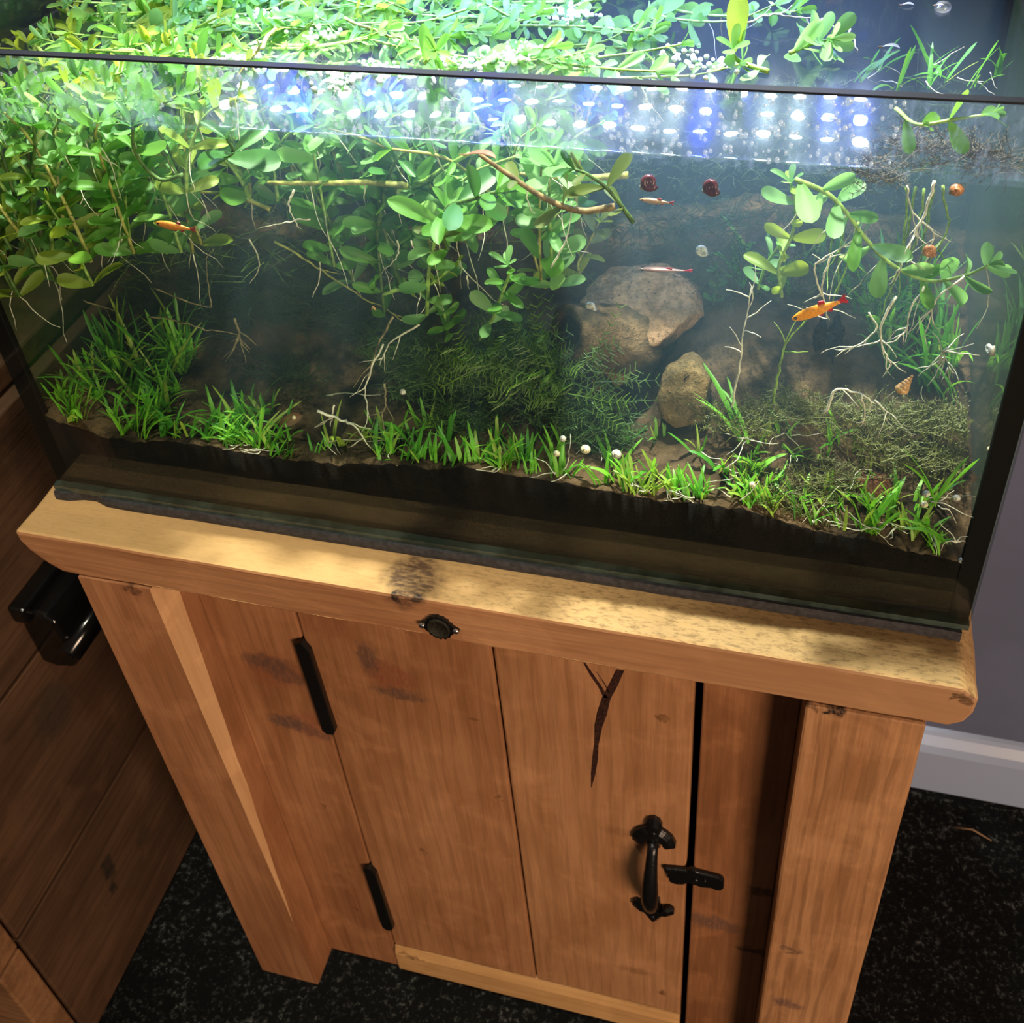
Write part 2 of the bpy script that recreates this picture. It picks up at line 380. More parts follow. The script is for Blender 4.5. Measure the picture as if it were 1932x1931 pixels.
g.add(g2.v, g2.f); g.add(g3.v, g3.f)
tag(fix(g.obj('bark_split', crackm, door)), 'dark branching split in the right door plank')
# ironmongery
iron = plain('black_iron', (0.004, 0.004, 0.0042), 0.28, 0.45, vary=0.2, vs=500, bump=0.25)
def handle():
    y0 = YD
    def plate(zc, up):
        g = G()
        # fleur-de-lis end: centre point, two curling lobes
        pts = [(0.0,0.024),(0.0038,0.0215),(0.0056,0.016),(0.0052,0.011),(0.0085,0.0085),(0.0125,0.0035),(0.0150,-0.0035),(0.0148,-0.0090),(0.0118,-0.0108),(0.0092,-0.0080),(0.0080,-0.0035),(0.0052,-0.0015),(0.0046,-0.0120)]
        if up < 0: pts = [(0.0,0.026),(0.0030,0.0215),(0.0062,0.0145),(0.0085,0.0105),(0.0128,0.0098),(0.0155,0.0060),(0.0152,0.0005),(0.0122,-0.0030),(0.0092,-0.0020),(0.0082,0.0030),(0.0055,0.0035),(0.0046,-0.0100)]
        full = pts + [(-x, z) for x, z in reversed(pts[1:])]
        k = len(full); c0 = len(g.v)
        for lay, (sc, yy) in enumerate(((1.0, y0), (1.0, y0-0.003), (0.72, y0-0.0062))):
            for x, z in full: g.v.append(Vector((0.4222+x*sc*1.12, yy, zc+up*z*sc*1.12)))
        for lay in range(2):
            for i in range(k): j = (i+1) % k; g.f.append((c0+lay*k+i, c0+lay*k+j, c0+lay*k+k+j, c0+lay*k+k+i))
        g.f.append(tuple(c0+2*k+i for i in range(k)))
        fix(g.obj('handle_plate', iron, hd))
    plate(-0.291, 1); plate(-0.399, -1)
    pts = []; rr = []
    for i in range(17):
        t = i/16; z = -0.294 - 0.100*t; y = y0 - 0.005 - 0.0165*math.sin(math.pi*t)**0.8
        pts.append((0.4222, y, z)); rr.append(0.0047 + 0.0030*math.sin(math.pi*min(1, t*1.02))**2 * (0.55+0.6*t) - 0.0004)
    G().tube(pts, rr, 12).obj('handle_grip', iron, hd, True)
    for zc in (-0.281, -0.412): G().ball((0.4222, y0-0.0060, zc), 0.0024, 10, 6, (1, 0.6, 1)).obj('screw', iron, hd, True)
hd = bpy.data.objects.new('pull_handle', None); COL.objects.link(hd); hd.parent = door; hd.location = Vector((0.4222, YD, -0.345)) - dbase
tag(hd, 'black iron pull handle with fleur-de-lis ends')
handle()
# hinges, latch, round plate
def hinge(z0, z1, dx):
    x = 0.1648
    poly = [(x-0.0062, z1-0.004), (x-0.0055+dx, z0+0.004), (x-0.0025+dx, z0), (x+0.0040+dx, z0), (x+0.0066+dx, z0+0.006), (x+0.0056, z1-0.010), (x+0.0012, z1)]
    o = G().prism(poly, lambda a, b: (a, YD+0.001, b), lambda a, b: (a, YD-0.0052, b)).obj('hinge', iron, cab); fix(o, 0.0014, 2); return o
hinge(-0.236, -0.121, 0.001); hinge(-0.563, -0.444, 0.001)
lat = bpy.data.objects.new('latch', None); COL.objects.link(lat); lat.parent = cab; lat.location = Vector((0.455, YD, -0.342)) - BASE
poly = [(0.4300,-0.3335),(0.4310,-0.3385),(0.4330,-0.3415),(0.4350,-0.3525),(0.4400,-0.3540),(0.4460,-0.3520),(0.4500,-0.3475),(0.4600,-0.3500),(0.4680,-0.3480),(0.4720,-0.3500),(0.4755,-0.3490),(0.4775,-0.3440),(0.4772,-0.3330),(0.4745,-0.3300),(0.4560,-0.3285),(0.4520,-0.3245),(0.4485,-0.3290)]
o = G().prism(poly, lambda a, b: (a, YD, b), lambda a, b: (a, YD-0.0045, b)).obj('latch_bar', iron, lat); fix(o, 0.0015, 2)
g = G(); g.ball((0.4555, YD-0.0047, -0.3395), 0.0026, 10, 6, (1, .6, 1)); g.obj('rivet', iron, lat, True)
g = G(); g.ball((0.4625, YD-0.0047, -0.3375), 0.0016, 10, 6, (1, .6, 1)); g.obj('rivet', iron, lat, True)
rp = bpy.data.objects.new('round_plate', None); COL.objects.link(rp); rp.parent = cab; rp.location = Vector((0.2905, YB, -0.0352)) - BASE
tag(rp, 'scalloped black round plate with two screws on the board edge')
m_plate = plain('dark_bronze', (0.012, 0.010, 0.006), 0.75, 0.2, vary=0.5, vs=700, bump=0.3)
poly = []
for i in range(96):
    a = 2*math.pi*i/96; r_ = 0.0090 + 0.00045*math.cos(16*a)
    ear = max(math.exp(-((a-0.0)/0.24)**2), math.exp(-((a-2*math.pi)/0.24)**2), math.exp(-((a-math.pi)/0.24)**2)); r_ += 0.0040*ear
    poly.append((0.2905+r_*math.cos(a), -0.0352+r_*1.18*math.sin(a)))
o = G().prism(poly, lambda a, b: (a, YB+0.001, b), lambda a, b: (a, YB-0.0022, b)).obj('plate', iron, rp); fix(o)
g = G()
for i, (r0, y0) in enumerate(((0.0074, YB-0.0020), (0.0074, YB-0.0034), (0.0060, YB-0.0034), (0.0058, YB-0.0027))):
    for j in range(32):
        a = 2*math.pi*j/32; g.v.append(Vector((0.2905+r0*math.cos(a), y0, -0.0352+r0*1.18*math.sin(a))))
for i in range(3):
    for j in range(32): g.f.append((i*32+j, i*32+(j+1) % 32, i*32+32+(j+1) % 32, i*32+32+j))
g.f.append(tuple(96+j for j in range(32))); fix(g.obj('plate_face', m_plate, rp, True))
chrome = plain('steel', (0.75, 0.72, 0.68), 0.18, 0.5, metal=1.0)
for sx in (-1, 1):
    g = G(); g.ball((0.2905+sx*0.0112, YB-0.0024, -0.0352), 0.0023, 10, 6, (1, .6, 1)); g.obj('screw', chrome, rp, True)

# ------------------------------------------------------------------ the chest on the left
CX = -0.112
chest = empty('storage_chest', (-0.30, 0.08, FZ), 'dark wooden plank chest standing left of the aquarium cabinet', 'chest')
cb = Vector((-0.30, 0.08, FZ))
cl = (0.095, 0.048, 0.024); cdk = (0.045, 0.022, 0.011)
KC = lambda y, z, ry, rz, c=(0.012, 0.010, 0.007), s=0.85: ((CX, y, z), (0.03, ry, rz), c, s)
zs = [FZ+0.002, -0.443, -0.232, -0.020]
kn = [[KC(-0.03, -0.52, 0.010, 0.020), KC(-0.035, -0.545, 0.006, 0.012), KC(0.02, -0.55, 0.014, 0.018, (0.03, 0.018, 0.01), 0.6)],
      [KC(0.0, -0.30, 0.03, 0.035, (0.03, 0.02, 0.014), 0.7), KC(0.04, -0.34, 0.02, 0.03, (0.05, 0.02, 0.01), 0.5)], []]
for i in range(3):
    m_ = wood('chest_timber_%d' % i, cl, cdk, 'y', base=cb, knots=kn[i], rough=0.6, seed=11+i*3.1)
    o = G().box(CX-0.022, CX, -0.1320, 0.290, zs[i], zs[i+1]-0.003).obj('plank', m_, chest); fix(o, 0.002)
    o = G().box(-0.52, -0.498, -0.1320, 0.290, zs[i], zs[i+1]-0.003).obj('plank', m_, chest); fix(o, 0.002)
m_ = wood('chest_front_timber', (0.27, 0.135, 0.062), (0.13, 0.06, 0.026), 'x', base=cb, rough=0.6, seed=21)
for i in range(3):
    o = G().box(-0.52, CX+0.004, -0.1640, -0.1365, zs[i], zs[i+1]-0.003).obj('front_plank', m_, chest); fix(o, 0.002)
o = G().box(-0.53, CX-0.012, -0.168, 0.292, zs[3], zs[3]+0.022).obj('lid', wood('chest_lid_timber', cl, cdk, 'x', base=cb, seed=31), chest); fix(o, 0.003)
ch = bpy.data.objects.new('carry_handle', None); COL.objects.link(ch); ch.parent = chest; ch.location = Vector((CX, 0.05, -0.21)) - cb
tag(ch, 'glossy black handle box on the chest side')
gloss = plain('black_enamel', (0.003, 0.003, 0.003), 0.16, 0.5)
prof = [(0.000, -0.176), (0.0, -0.246), (0.014, -0.250), (0.032, -0.246), (0.042, -0.234), (0.044, -0.218), (0.038, -0.212), (0.036, -0.186), (0.028, -0.178)]
o = G().prism(prof, lambda a, b: (CX+a, 0.012, b), lambda a, b: (CX+a, 0.095, b)).obj('handle_box', gloss, ch); fix(o, 0.004, 3)
o = G().tube([(CX+0.040, 0.005, -0.216), (CX+0.040, 0.10, -0.216)], 0.0075, 12).obj('handle_bar', gloss, ch, True)
o = G().box(CX, CX+0.016, 0.006, 0.10, -0.186, -0.168).obj('handle_flange', gloss, ch); fix(o, 0.003)

# ------------------------------------------------------------------ foam mat and tank
W_, D_, H_, HW = 0.600, 0.2574, 0.3186, 0.2806
foam = plain('foam_rubber', (0.030, 0.030, 0.034), 0.7, 0.3, vary=0.3, vs=260, bump=0.4)
g = G(); top = []; n = 60
for i in range(n+1):
    x = 0.000 + 0.5965*i/n
    e = -0.0026 + 0.0009*mnoise.noise(Vector((x*22, 1, 0))) + (0.0015 if x > 0.54 else 0) * mnoise.noise(Vector((x*70, 4, 0)))
    if 0.012 < x < 0.04: e += 0.0035*math.sin((x-0.012)/0.028*math.pi)
    top.append((x, e))
for x, e in top: g.v += [Vector((x, e+0.0006, -0.0046)), Vector((x, e, -0.0085)), Vector((x, e+0.0004, -0.0121)), Vector((x, 0.2560, -0.0046)), Vector((x, 0.2560, -0.0121))]
for i in range(n):
    a = i*5; b = a+5
    g.f += [(a, b, b+1, a+1), (a+1, b+1, b+2, a+2), (a+3, b+3, b, a), (a+2, b+2, b+4, a+4), (a+4, b+4, b+3, a+3)]
g.f += [(0,1,2,4,3), (n*5+3, n*5+4, n*5+2, n*5+1, n*5)]
o = fix(g.obj('foam_mat', foam)); rebase(o, (0.3, 0.12, -0.0122)); tag(o, 'thin black foam mat squashed between tank and board', 'mat')

tank = empty('fish_tank', (0.3, 0.1287, -0.0046), 'rimless rectangular glass fish tank full of plants', 'fish tank')
tb = Vector((0.3, 0.1287, -0.0046))
def film_front(q):
    co = q.coord(); s = q.n('ShaderNodeSeparateXYZ'); q.l(co, s.inputs[0])
    n = q.noise(co, 60, 5, 0.65); n2 = q.noise(q.map(co, (1, 1, 0.35)), 260, 3)
    up = q.step(s.outputs[2], HW - tb.z - 0.0005, HW - tb.z + 0.0005)
    f = q.math('MULTIPLY', q.math('ADD', q.math('MULTIPLY', q.step(n, 0.42, 0.72), 0.10), q.math('MULTIPLY', q.step(n2, 0.56, 0.68), 0.09)), up)
    return f, (0.55, 0.70, 0.98)
def film_alga(q):
    co = q.coord(); n = q.noise(co, 26, 4, 0.6)
    s = q.n('ShaderNodeSeparateXYZ'); q.l(co, s.inputs[0])
    up = q.step(s.outputs[2], HW - tb.z - 0.004, HW - tb.z, 1.0, 0.0)
    return q.math('MULTIPLY', q.step(n, 0.25, 0.8, 0.06, 0.24), up), (0.05, 0.16, 0.015)
gl_clear = glass('tank_glass'); gl_front = glass('front_glass', film=film_front, f0=0.021); gl_side = glass('algae_side_glass', film=film_alga, f0=0.05)
T = 0.005; e = 0.0004
def pane(name, b, m): return G().box(*b).obj(name, m, tank)
pane('front_pane', (0, W_, 0, T, 0, H_-0.0012), gl_front)
pane('back_pane', (0, W_, D_-T, D_, 0, H_+0.010), gl_clear)
pane('side_pane', (0, T, T+e, D_-T-e, 0, H_), gl_side)
pane('side_pane', (W_-T, W_, T+e, D_-T-e, 0, H_), gl_side)
o = pane('base_pane', (0, W_, 0.0, D_, -0.0045, -0.0002), plain('green_glass_edge', (0.030, 0.045, 0.038), 0.12, 0.5, vary=0.4, vs=60)); tag(o, 'greenish polished edge of the base glass')
o = pane('polished_rim', (0, W_, 0, T, H_-0.0011, H_), plain('rim_edge', (0.010, 0.012, 0.016), 0.3, 0.5)); tag(o, 'dark polished top edge of the front pane')
o = pane('back_film', (0, W_, D_+0.0004, D_+0.0014, 0, H_+0.010), plain('black_backing', (0.010, 0.017, 0.036), 0.5, 0.4)); tag(o, 'black backing film behind the rear glass')
seal = plain('black_silicone', (0.0022, 0.0022, 0.0022), 0.7, 0.15)
for x0, x1 in ((T+0.0002, 0.0125), (W_-0.0115, W_-T-0.0002)):
    o = fix(G().box(x0, x1, T+0.00035, T+0.0060, 0, H_-0.004).obj('corner_seal', seal, tank), 0.0015)
for x0, x1 in ((0.0003, 0.0124), (W_-0.0114, W_-0.0003)):
    o = G().box(x0, x1, T+0.00005, T+0.0003, 0, H_-0.004).obj('seal_joint', seal, tank)
for x0, x1 in ((T+0.0002, 0.010), (W_-0.010, W_-T-0.0002)):
    fix(G().box(x0, x1, D_-T-0.0055, D_-T-0.0001, 0, H_-0.004).obj('corner_seal', seal, tank), 0.0015)
fix(G().box(T+0.0002, W_-T-0.0002, T+0.0001, T+0.004, 0.0, 0.004).obj('base_seal', seal, tank), 0.001)

# ------------------------------------------------------------------ lamp over the tank
YL, ZL = 0.188, 0.3435
led = empty('aquarium_lamp', (0.303, YL, ZL), 'slim LED bar lamp bridging the tank above the water', 'lamp')
alu = plain('lamp_aluminium', (0.10, 0.10, 0.11), 0.4, 0.5, metal=0.6)
o = G().box(0.090, 0.522, YL-0.044, YL+0.044, ZL+0.0012, ZL+0.016).obj('housing', alu, led); fix(o, 0.003)
for sx, xa, xb in ((-1, 0.092, 0.0025), (1, 0.520, 0.5975)):
    for sy in (-0.034, 0.034):
        G().tube([(xa, YL+sy, ZL+0.006), (xb, YL+sy, ZL+0.006), (xb, YL+sy, H_+0.0025)], 0.0020, 8).obj('bracket', chrome, led)
def emit(name, c, s):
    q = N(name); x = q.n('ShaderNodeEmission'); x.inputs[0].default_value = (*c, 1); x.inputs[1].default_value = s
    q.m.cycles.emission_sampling = 'FRONT'
    return q.done(x.outputs[0])
LEDP = 175.0
m_w = emit('white_led', (0.82, 0.97, 1.0), LEDP); m_b = emit('blue_led', (0.06, 0.09, 1.0), LEDP*3.2)
dv = [(0.0042*math.cos(2*math.pi*j/8), 0.0042*math.sin(2*math.pi*j/8), 0) for j in range(8)]
me_w = mesh('led', dv, [tuple(reversed(range(8)))], m_w); me_b = mesh('led', dv, [tuple(reversed(range(8)))], m_b)
k = 0
for i in range(23):
    for j, dy in enumerate((-0.028, 0.0, 0.026)):
        blue = (j == 1 and i % 4 in (1, 2)) or (j == 0 and i % 7 == 3)
        inst('led', me_b if blue else me_w, led, Matrix.Translation((0.1055+0.01855*i, YL+dy, ZL)))

# ------------------------------------------------------------------ soil
FRONT = [(0.0, 0.062), (0.022, 0.057), (0.054, 0.047), (0.145, 0.052), (0.207, 0.050), (0.255, 0.057), (0.302, 0.064), (0.345, 0.063), (0.417, 0.059), (0.469, 0.060), (0.516, 0.051), (0.59, 0.043), (0.6, 0.043)]
def lerp_tab(t, x):
    if x <= t[0][0]: return t[0][1]
    for (a, b), (c, d) in zip(t, t[1:]):
        if x <= c: return b + (d-b)*(x-a)/(c-a)
    return t[-1][1]
def soil_h(x, y):
    s = 0.10 + 0.17 * min(1, max(0, (x-0.30)/0.16))
    z = lerp_tab(FRONT, x) + s * y
    z += 0.020*math.exp(-((x-0.49)/0.085)**2 - ((y-0.115)/0.055)**2)
    z += 0.022*math.exp(-((x-0.11)/0.05)**2 - ((y-0.13)/0.05)**2)
    z -= 0.016*math.exp(-((x-0.385)/0.03)**2 - ((y-0.07)/0.035)**2)
    return z
def build_soil():
    g = G(); nx, ny = 240, 104; x0, x1, y0, y1 = T+0.0006, W_-T-0.0006, T+0.0005, D_-T-0.0006
    for j in range(ny+1):
        for i in range(nx+1):
            x = x0+(x1-x0)*i/nx; y = y0+(y1-y0)*j/ny
            z = soil_h(x, y) + 0.0032*mnoise.noise(Vector((x*55, y*55, 0))) + 0.0022*mnoise.noise(Vector((x*170, y*170, 3))) + 0.0013*mnoise.noise(Vector((x*420, y*420, 7)))
            g.v.append(Vector((x, y, z)))
    for j in range(ny):
        for i in range(nx): a = j*(nx+1)+i; g.f.append((a, a+1, a+nx+2, a+nx+1))
    # the cut of the bed against the panes
    def wall(ids, flip):
        k = len(g.v); g.v.extend(Vector((g.v[i].x, g.v[i].y, 0.0003)) for i in ids)
        for n_ in range(len(ids)-1):
            f = (ids[n_], k+n_, k+n_+1, ids[n_+1]); g.f.append(f if not flip else f[::-1])
    wall([i for i in range(nx+1)], False); wall([j*(nx+1) for j in range(ny+1)], True); wall([j*(nx+1)+nx for j in range(ny+1)], False)
    q = N('aquarium_soil'); co = q.coord()
    a = q.noise(co, 60, 5, 0.65); b = q.noise(co, 520, 4, 0.7); m = q.noise(co, 14, 3)
    c = q.mix(q.step(a, 0.36, 0.66), (0.020, 0.014, 0.009), (0.125, 0.082, 0.044))
    c = q.mix(q.math('MULTIPLY', q.step(b, 0.50, 0.66), 0.7), c, (0.010, 0.008, 0.007))
    c = q.mix(q.math('MULTIPLY', q.step(m, 0.48, 0.62), 0.55), c, (0.12, 0.075, 0.040))
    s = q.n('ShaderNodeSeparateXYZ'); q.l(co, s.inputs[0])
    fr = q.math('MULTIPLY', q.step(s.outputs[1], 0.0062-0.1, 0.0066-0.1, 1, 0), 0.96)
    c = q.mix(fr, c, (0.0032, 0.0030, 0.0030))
    o = obj('soil', g.v, g.f, q.done(q.bsdf(c, 0.9, q.bump(b, 0.7, 0.002), 0.15)), None, True)
    rebase(o, (0.3, 0.1, 0.03)); return tag(o, 'dark crumbly aquarium soil sloping up to the back', 'soil', kind='stuff')
build_soil()

# ------------------------------------------------------------------ water
def build_water():
    g = G(); x0, x1, y0, y1 = T+0.0003, W_-T-0.0003, T+0.0002, D_-T-0.0003
    ys = [0.0, 0.0003, 0.0006, 0.001, 0.0016, 0.0024, 0.0036, 0.005] + [0.008 + (y1-y0-0.008-0.004)*i/70 for i in range(71)] + [y1-y0-0.0015, y1-y0]
    nx = 190; ny = len(ys)-1
    def h(x, y):
        d = y-y0; z = HW + 0.0023*math.exp(-d/0.0011) + 0.0015*math.exp(-(y1-y)/0.001) + 0.0015*math.exp(-(x-x0)/0.001) + 0.0015*math.exp(-(x1-x)/0.001)
        k = min(1, d/0.006)
        return z + k*(0.00012*mnoise.noise(Vector((x*26, y*26, 0))) + 0.00006*mnoise.noise(Vector((x*75, y*75, 5))))
    for yy in ys:
        for i in range(nx+1): x = x0+(x1-x0)*i/nx; g.v.append(Vector((x, y0+yy, h(x, y0+yy))))
    for j in range(ny):
        for i in range(nx): a = j*(nx+1)+i; g.f.append((a, a+1, a+nx+2, a+nx+1))
    rim = list(range(nx+1)) + [j*(nx+1)+nx for j in range(1, ny+1)] + [ny*(nx+1)+i for i in range(nx-1, -1, -1)] + [j*(nx+1) for j in range(ny-1, 0, -1)]
    k = len(g.v); g.v += [Vector((g.v[i].x, g.v[i].y, 0.0006)) for i in rim]; L = len(rim)
    for n_ in range(L): m = (n_+1) % L; g.f.append((rim[n_], k+n_, k+m, rim[m]))
    g.f.append(tuple(k+n_ for n_ in reversed(range(L))))
    q = N('tank_water'); geo = q.n('ShaderNodeNewGeometry'); s = q.n('ShaderNodeSeparateXYZ'); q.l(geo.outputs['True Normal'], s.inputs[0])
    up = q.step(q.math('ABSOLUTE', s.outputs[2]), 0.10, 0.2)
    s2 = q.n('ShaderNodeSeparateXYZ'); q.l(q.n('ShaderNodeTexCoord').outputs['Object'], s2.inputs[0])
    up = q.math('MULTIPLY', up, q.step(s2.outputs[2], 0.05, 0.06))
    tr = q.n('ShaderNodeBsdfTransparent'); tr.inputs[0].default_value = (0.985, 1, 0.995, 1)
    gl = q.n('ShaderNodeBsdfGlossy'); gl.inputs['Roughness'].default_value = 0.015
    g2 = q.n('ShaderNodeBsdfGlossy'); g2.inputs['Roughness'].default_value = 0.22
    gm = q.n('ShaderNodeMixShader'); gm.inputs[0].default_value = 0.26; q.l(gl.outputs[0], gm.inputs[1]); q.l(g2.outputs[0], gm.inputs[2])
    m = q.n('ShaderNodeMixShader'); q.l(q.math('MULTIPLY', schlick(q, 0.045), up), m.inputs[0]); q.l(tr.outputs[0], m.inputs[1]); q.l(gm.outputs[0], m.inputs[2])
    fl = q.math('MULTIPLY', q.math('MULTIPLY', q.step(s2.outputs[1], -0.062, -0.030, 1.0, 0.0), q.step(q.noise(q.n('ShaderNodeTexCoord').outputs['Object'], 42, 5, 0.65), 0.30, 0.62, 0.005, 0.022)), up)
    df = q.n('ShaderNodeBsdfGlossy'); df.inputs['Roughness'].default_value = 0.26; df.inputs[0].default_value = (0.62, 0.74, 1.0, 1)
    m2 = q.n('ShaderNodeMixShader'); q.l(fl, m2.inputs[0]); q.l(m.outputs[0], m2.inputs[1]); q.l(df.outputs[0], m2.inputs[2]); m = m2
    vs_ = q.n('ShaderNodeVolumeScatter'); vs_.inputs['Color'].default_value = (0.48, 0.80, 1.0, 1); vs_.inputs['Density'].default_value = 1.3; vs_.inputs['Anisotropy'].default_value = 0.35
    va = q.n('ShaderNodeVolumeAbsorption'); va.inputs['Color'].default_value = (0.70, 0.95, 0.80, 1); va.inputs['Density'].default_value = 1.0
    ad = q.n('ShaderNodeAddShader'); q.l(vs_.outputs[0], ad.inputs[0]); q.l(va.outputs[0], ad.inputs[1])
    o = obj('water', g.v, g.f, q.done(m.outputs[0], ad.outputs[0]), None, True)
    rebase(o, (0.3, 0.1287, 0.1)); return tag(o, 'slightly hazy water filling the glass tank', 'water', kind='stuff')
build_water()

# ------------------------------------------------------------------ plant kit
def leaf_mesh(name, m, wide=0.46, cup=0.10, bend=0.16, nx=8, ny=4):
    """a spoon-shaped leaf, unit length along +x, normal +z"""
    v = []; f = []
    for i in range(nx+1):
        t = 1-(1-i/nx)**1.5
        wd = wide*0.56*(t**0.75)*max(0.0, 1-t**3.4)**0.5 + 0.022*(1-t)
        if i == nx: wd = 0.02
        for j in range(ny+1):
            s = -1 + 2*j/ny
            v.append((t, s*wd, bend*(0.35*math.sin(t*2.0) - t*t*0.55) + cup*s*s*wd*2.2 - (0.010 if j == ny//2 else 0)))
    for i in range(nx):
        for j in range(ny): a = i*(ny+1)+j; f.append((a, a+ny+1, a+ny+2, a+1))
    return mesh(name, v, f, m, True)
def blade_mesh(name, m, width, curve, twist, nx=8, droop=0.0, spoon=0.0):
    """a grass blade, unit length, growing up +z and leaning to +x"""
    v = []; f = []
    x = z = 0.0; a = 0.06
    for i in range(nx+1):
        t = i/nx
        wd = width*0.5*(0.55+0.45*math.sin(math.pi*min(1, t*1.15+0.12)) + spoon*math.exp(-((t-0.78)/0.14)**2)) * (1 if i < nx else 0.12)
        tw = twist*t
        for s, dz in ((-1, 0), (0, -0.35), (1, 0)):
            v.append((x + s*wd*math.sin(tw) + dz*wd*math.cos(a)*0.8, s*wd*math.cos(tw), z - dz*wd*math.sin(a)*0.8))
        a += (curve + droop*t)/nx; x += math.sin(a)/nx; z += math.cos(a)/nx
    for i in range(nx):
        for j in range(2): q = i*3+j; f.append((q, q+3, q+4, q+1))
    return mesh(name, v, f, m, True)
GREEN = {
 'lush':   leafy('leaf_green', (0.13, 0.36, 0.055), (0.24, 0.50, 0.09)),
 'pale':   leafy('leaf_pale_green', (0.20, 0.46, 0.14), (0.34, 0.58, 0.24)),
 'yellow': leafy('leaf_yellow_green', (0.28, 0.42, 0.05), (0.42, 0.50, 0.07)),
 'dark':   leafy('leaf_dark_green', (0.045, 0.16, 0.035), (0.07, 0.22, 0.04), trans=0.25),
 'olive':  leafy('leaf_olive', (0.16, 0.22, 0.055), (0.26, 0.29, 0.07)),
}
LEAF = {k: [leaf_mesh('leaf', m, 0.50, 0.10, 0.14), leaf_mesh('leaf', m, 0.42, 0.22, 0.30), leaf_mesh('leaf', m, 0.60, 0.05, -0.10)] for k, m in GREEN.items()}
GRASS = {'bright': leafy('grass_bright', (0.16, 0.50, 0.030), (0.32, 0.64, 0.06), 0.4, 0.35),
         'deep': leafy('grass_deep', (0.08, 0.33, 0.026), (0.15, 0.46, 0.04), 0.4, 0.35),
         'lime': leafy('grass_lime', (0.30, 0.47, 0.05), (0.46, 0.58, 0.11), 0.4, 0.35)}
BLADE = {k: [blade_mesh('blade', m, 0.085, 0.30, 0.4), blade_mesh('blade', m, 0.075, 0.75, -0.6), blade_mesh('blade', m, 0.070, 0.5, 0.8, droop=0.9),
             blade_mesh('blade', m, 0.060, 0.18, -0.3, spoon=0.7), blade_mesh('blade', m, 0.095, 0.95, 0.3, droop=0.4)] for k, m in GRASS.items()}
STEM = {'green': plain('stem_green', (0.22, 0.36, 0.08), 0.45, 0.4, vary=0.35, vs=240),
        'olive': plain('stem_olive', (0.30, 0.30, 0.08), 0.45, 0.4, vary=0.35, vs=240),
        'brown': plain('stem_brown', (0.20, 0.14, 0.06), 0.6, 0.3, vary=0.4, vs=240),
        'dark': plain('stem_dark', (0.07, 0.13, 0.03), 0.5, 0.3, vary=0.35, vs=240)}
ROOTW = plain('root_white', (0.62, 0.60, 0.48), 0.6, 0.3, vary=0.3, vs=200)
ROOTB = plain('root_tan', (0.26, 0.22, 0.12), 0.7, 0.2, vary=0.4, vs=200)

def frame(p, d, n, L, roll=0.0):
    """matrix with +x along d, +z near n, scale L"""
    d = Vector(d).normalized(); n = Vector(n); n = n - d*n.dot(d)
    n = n.normalized() if n.length > 1e-5 else d.orthogonal().normalized()
    y = n.cross(d)
    M = Matrix((d, y, n)).transposed().to_4x4()
    return Matrix.Translation(p) @ M @ Matrix.Rotation(roll, 4, 'X') @ Matrix.Diagonal((L, L, L, 1))
def wiggle(p0, d, L, n, amp, rnd, grav=0.0):
    pts = [Vector(p0)]; d = Vector(d).normalized()
    for i in range(n):
        d = (d + Vector((rnd.uniform(-amp, amp), rnd.uniform(-amp, amp), rnd.uniform(-amp, amp)-grav))).normalized()
        pts.append(pts[-1] + d*L/n)
    return pts
def inside(p, m=0.008):
    return Vector((min(max(p.x, T+m), W_-T-m), min(max(p.y, T+m*0.7), D_-T-m), p.z))
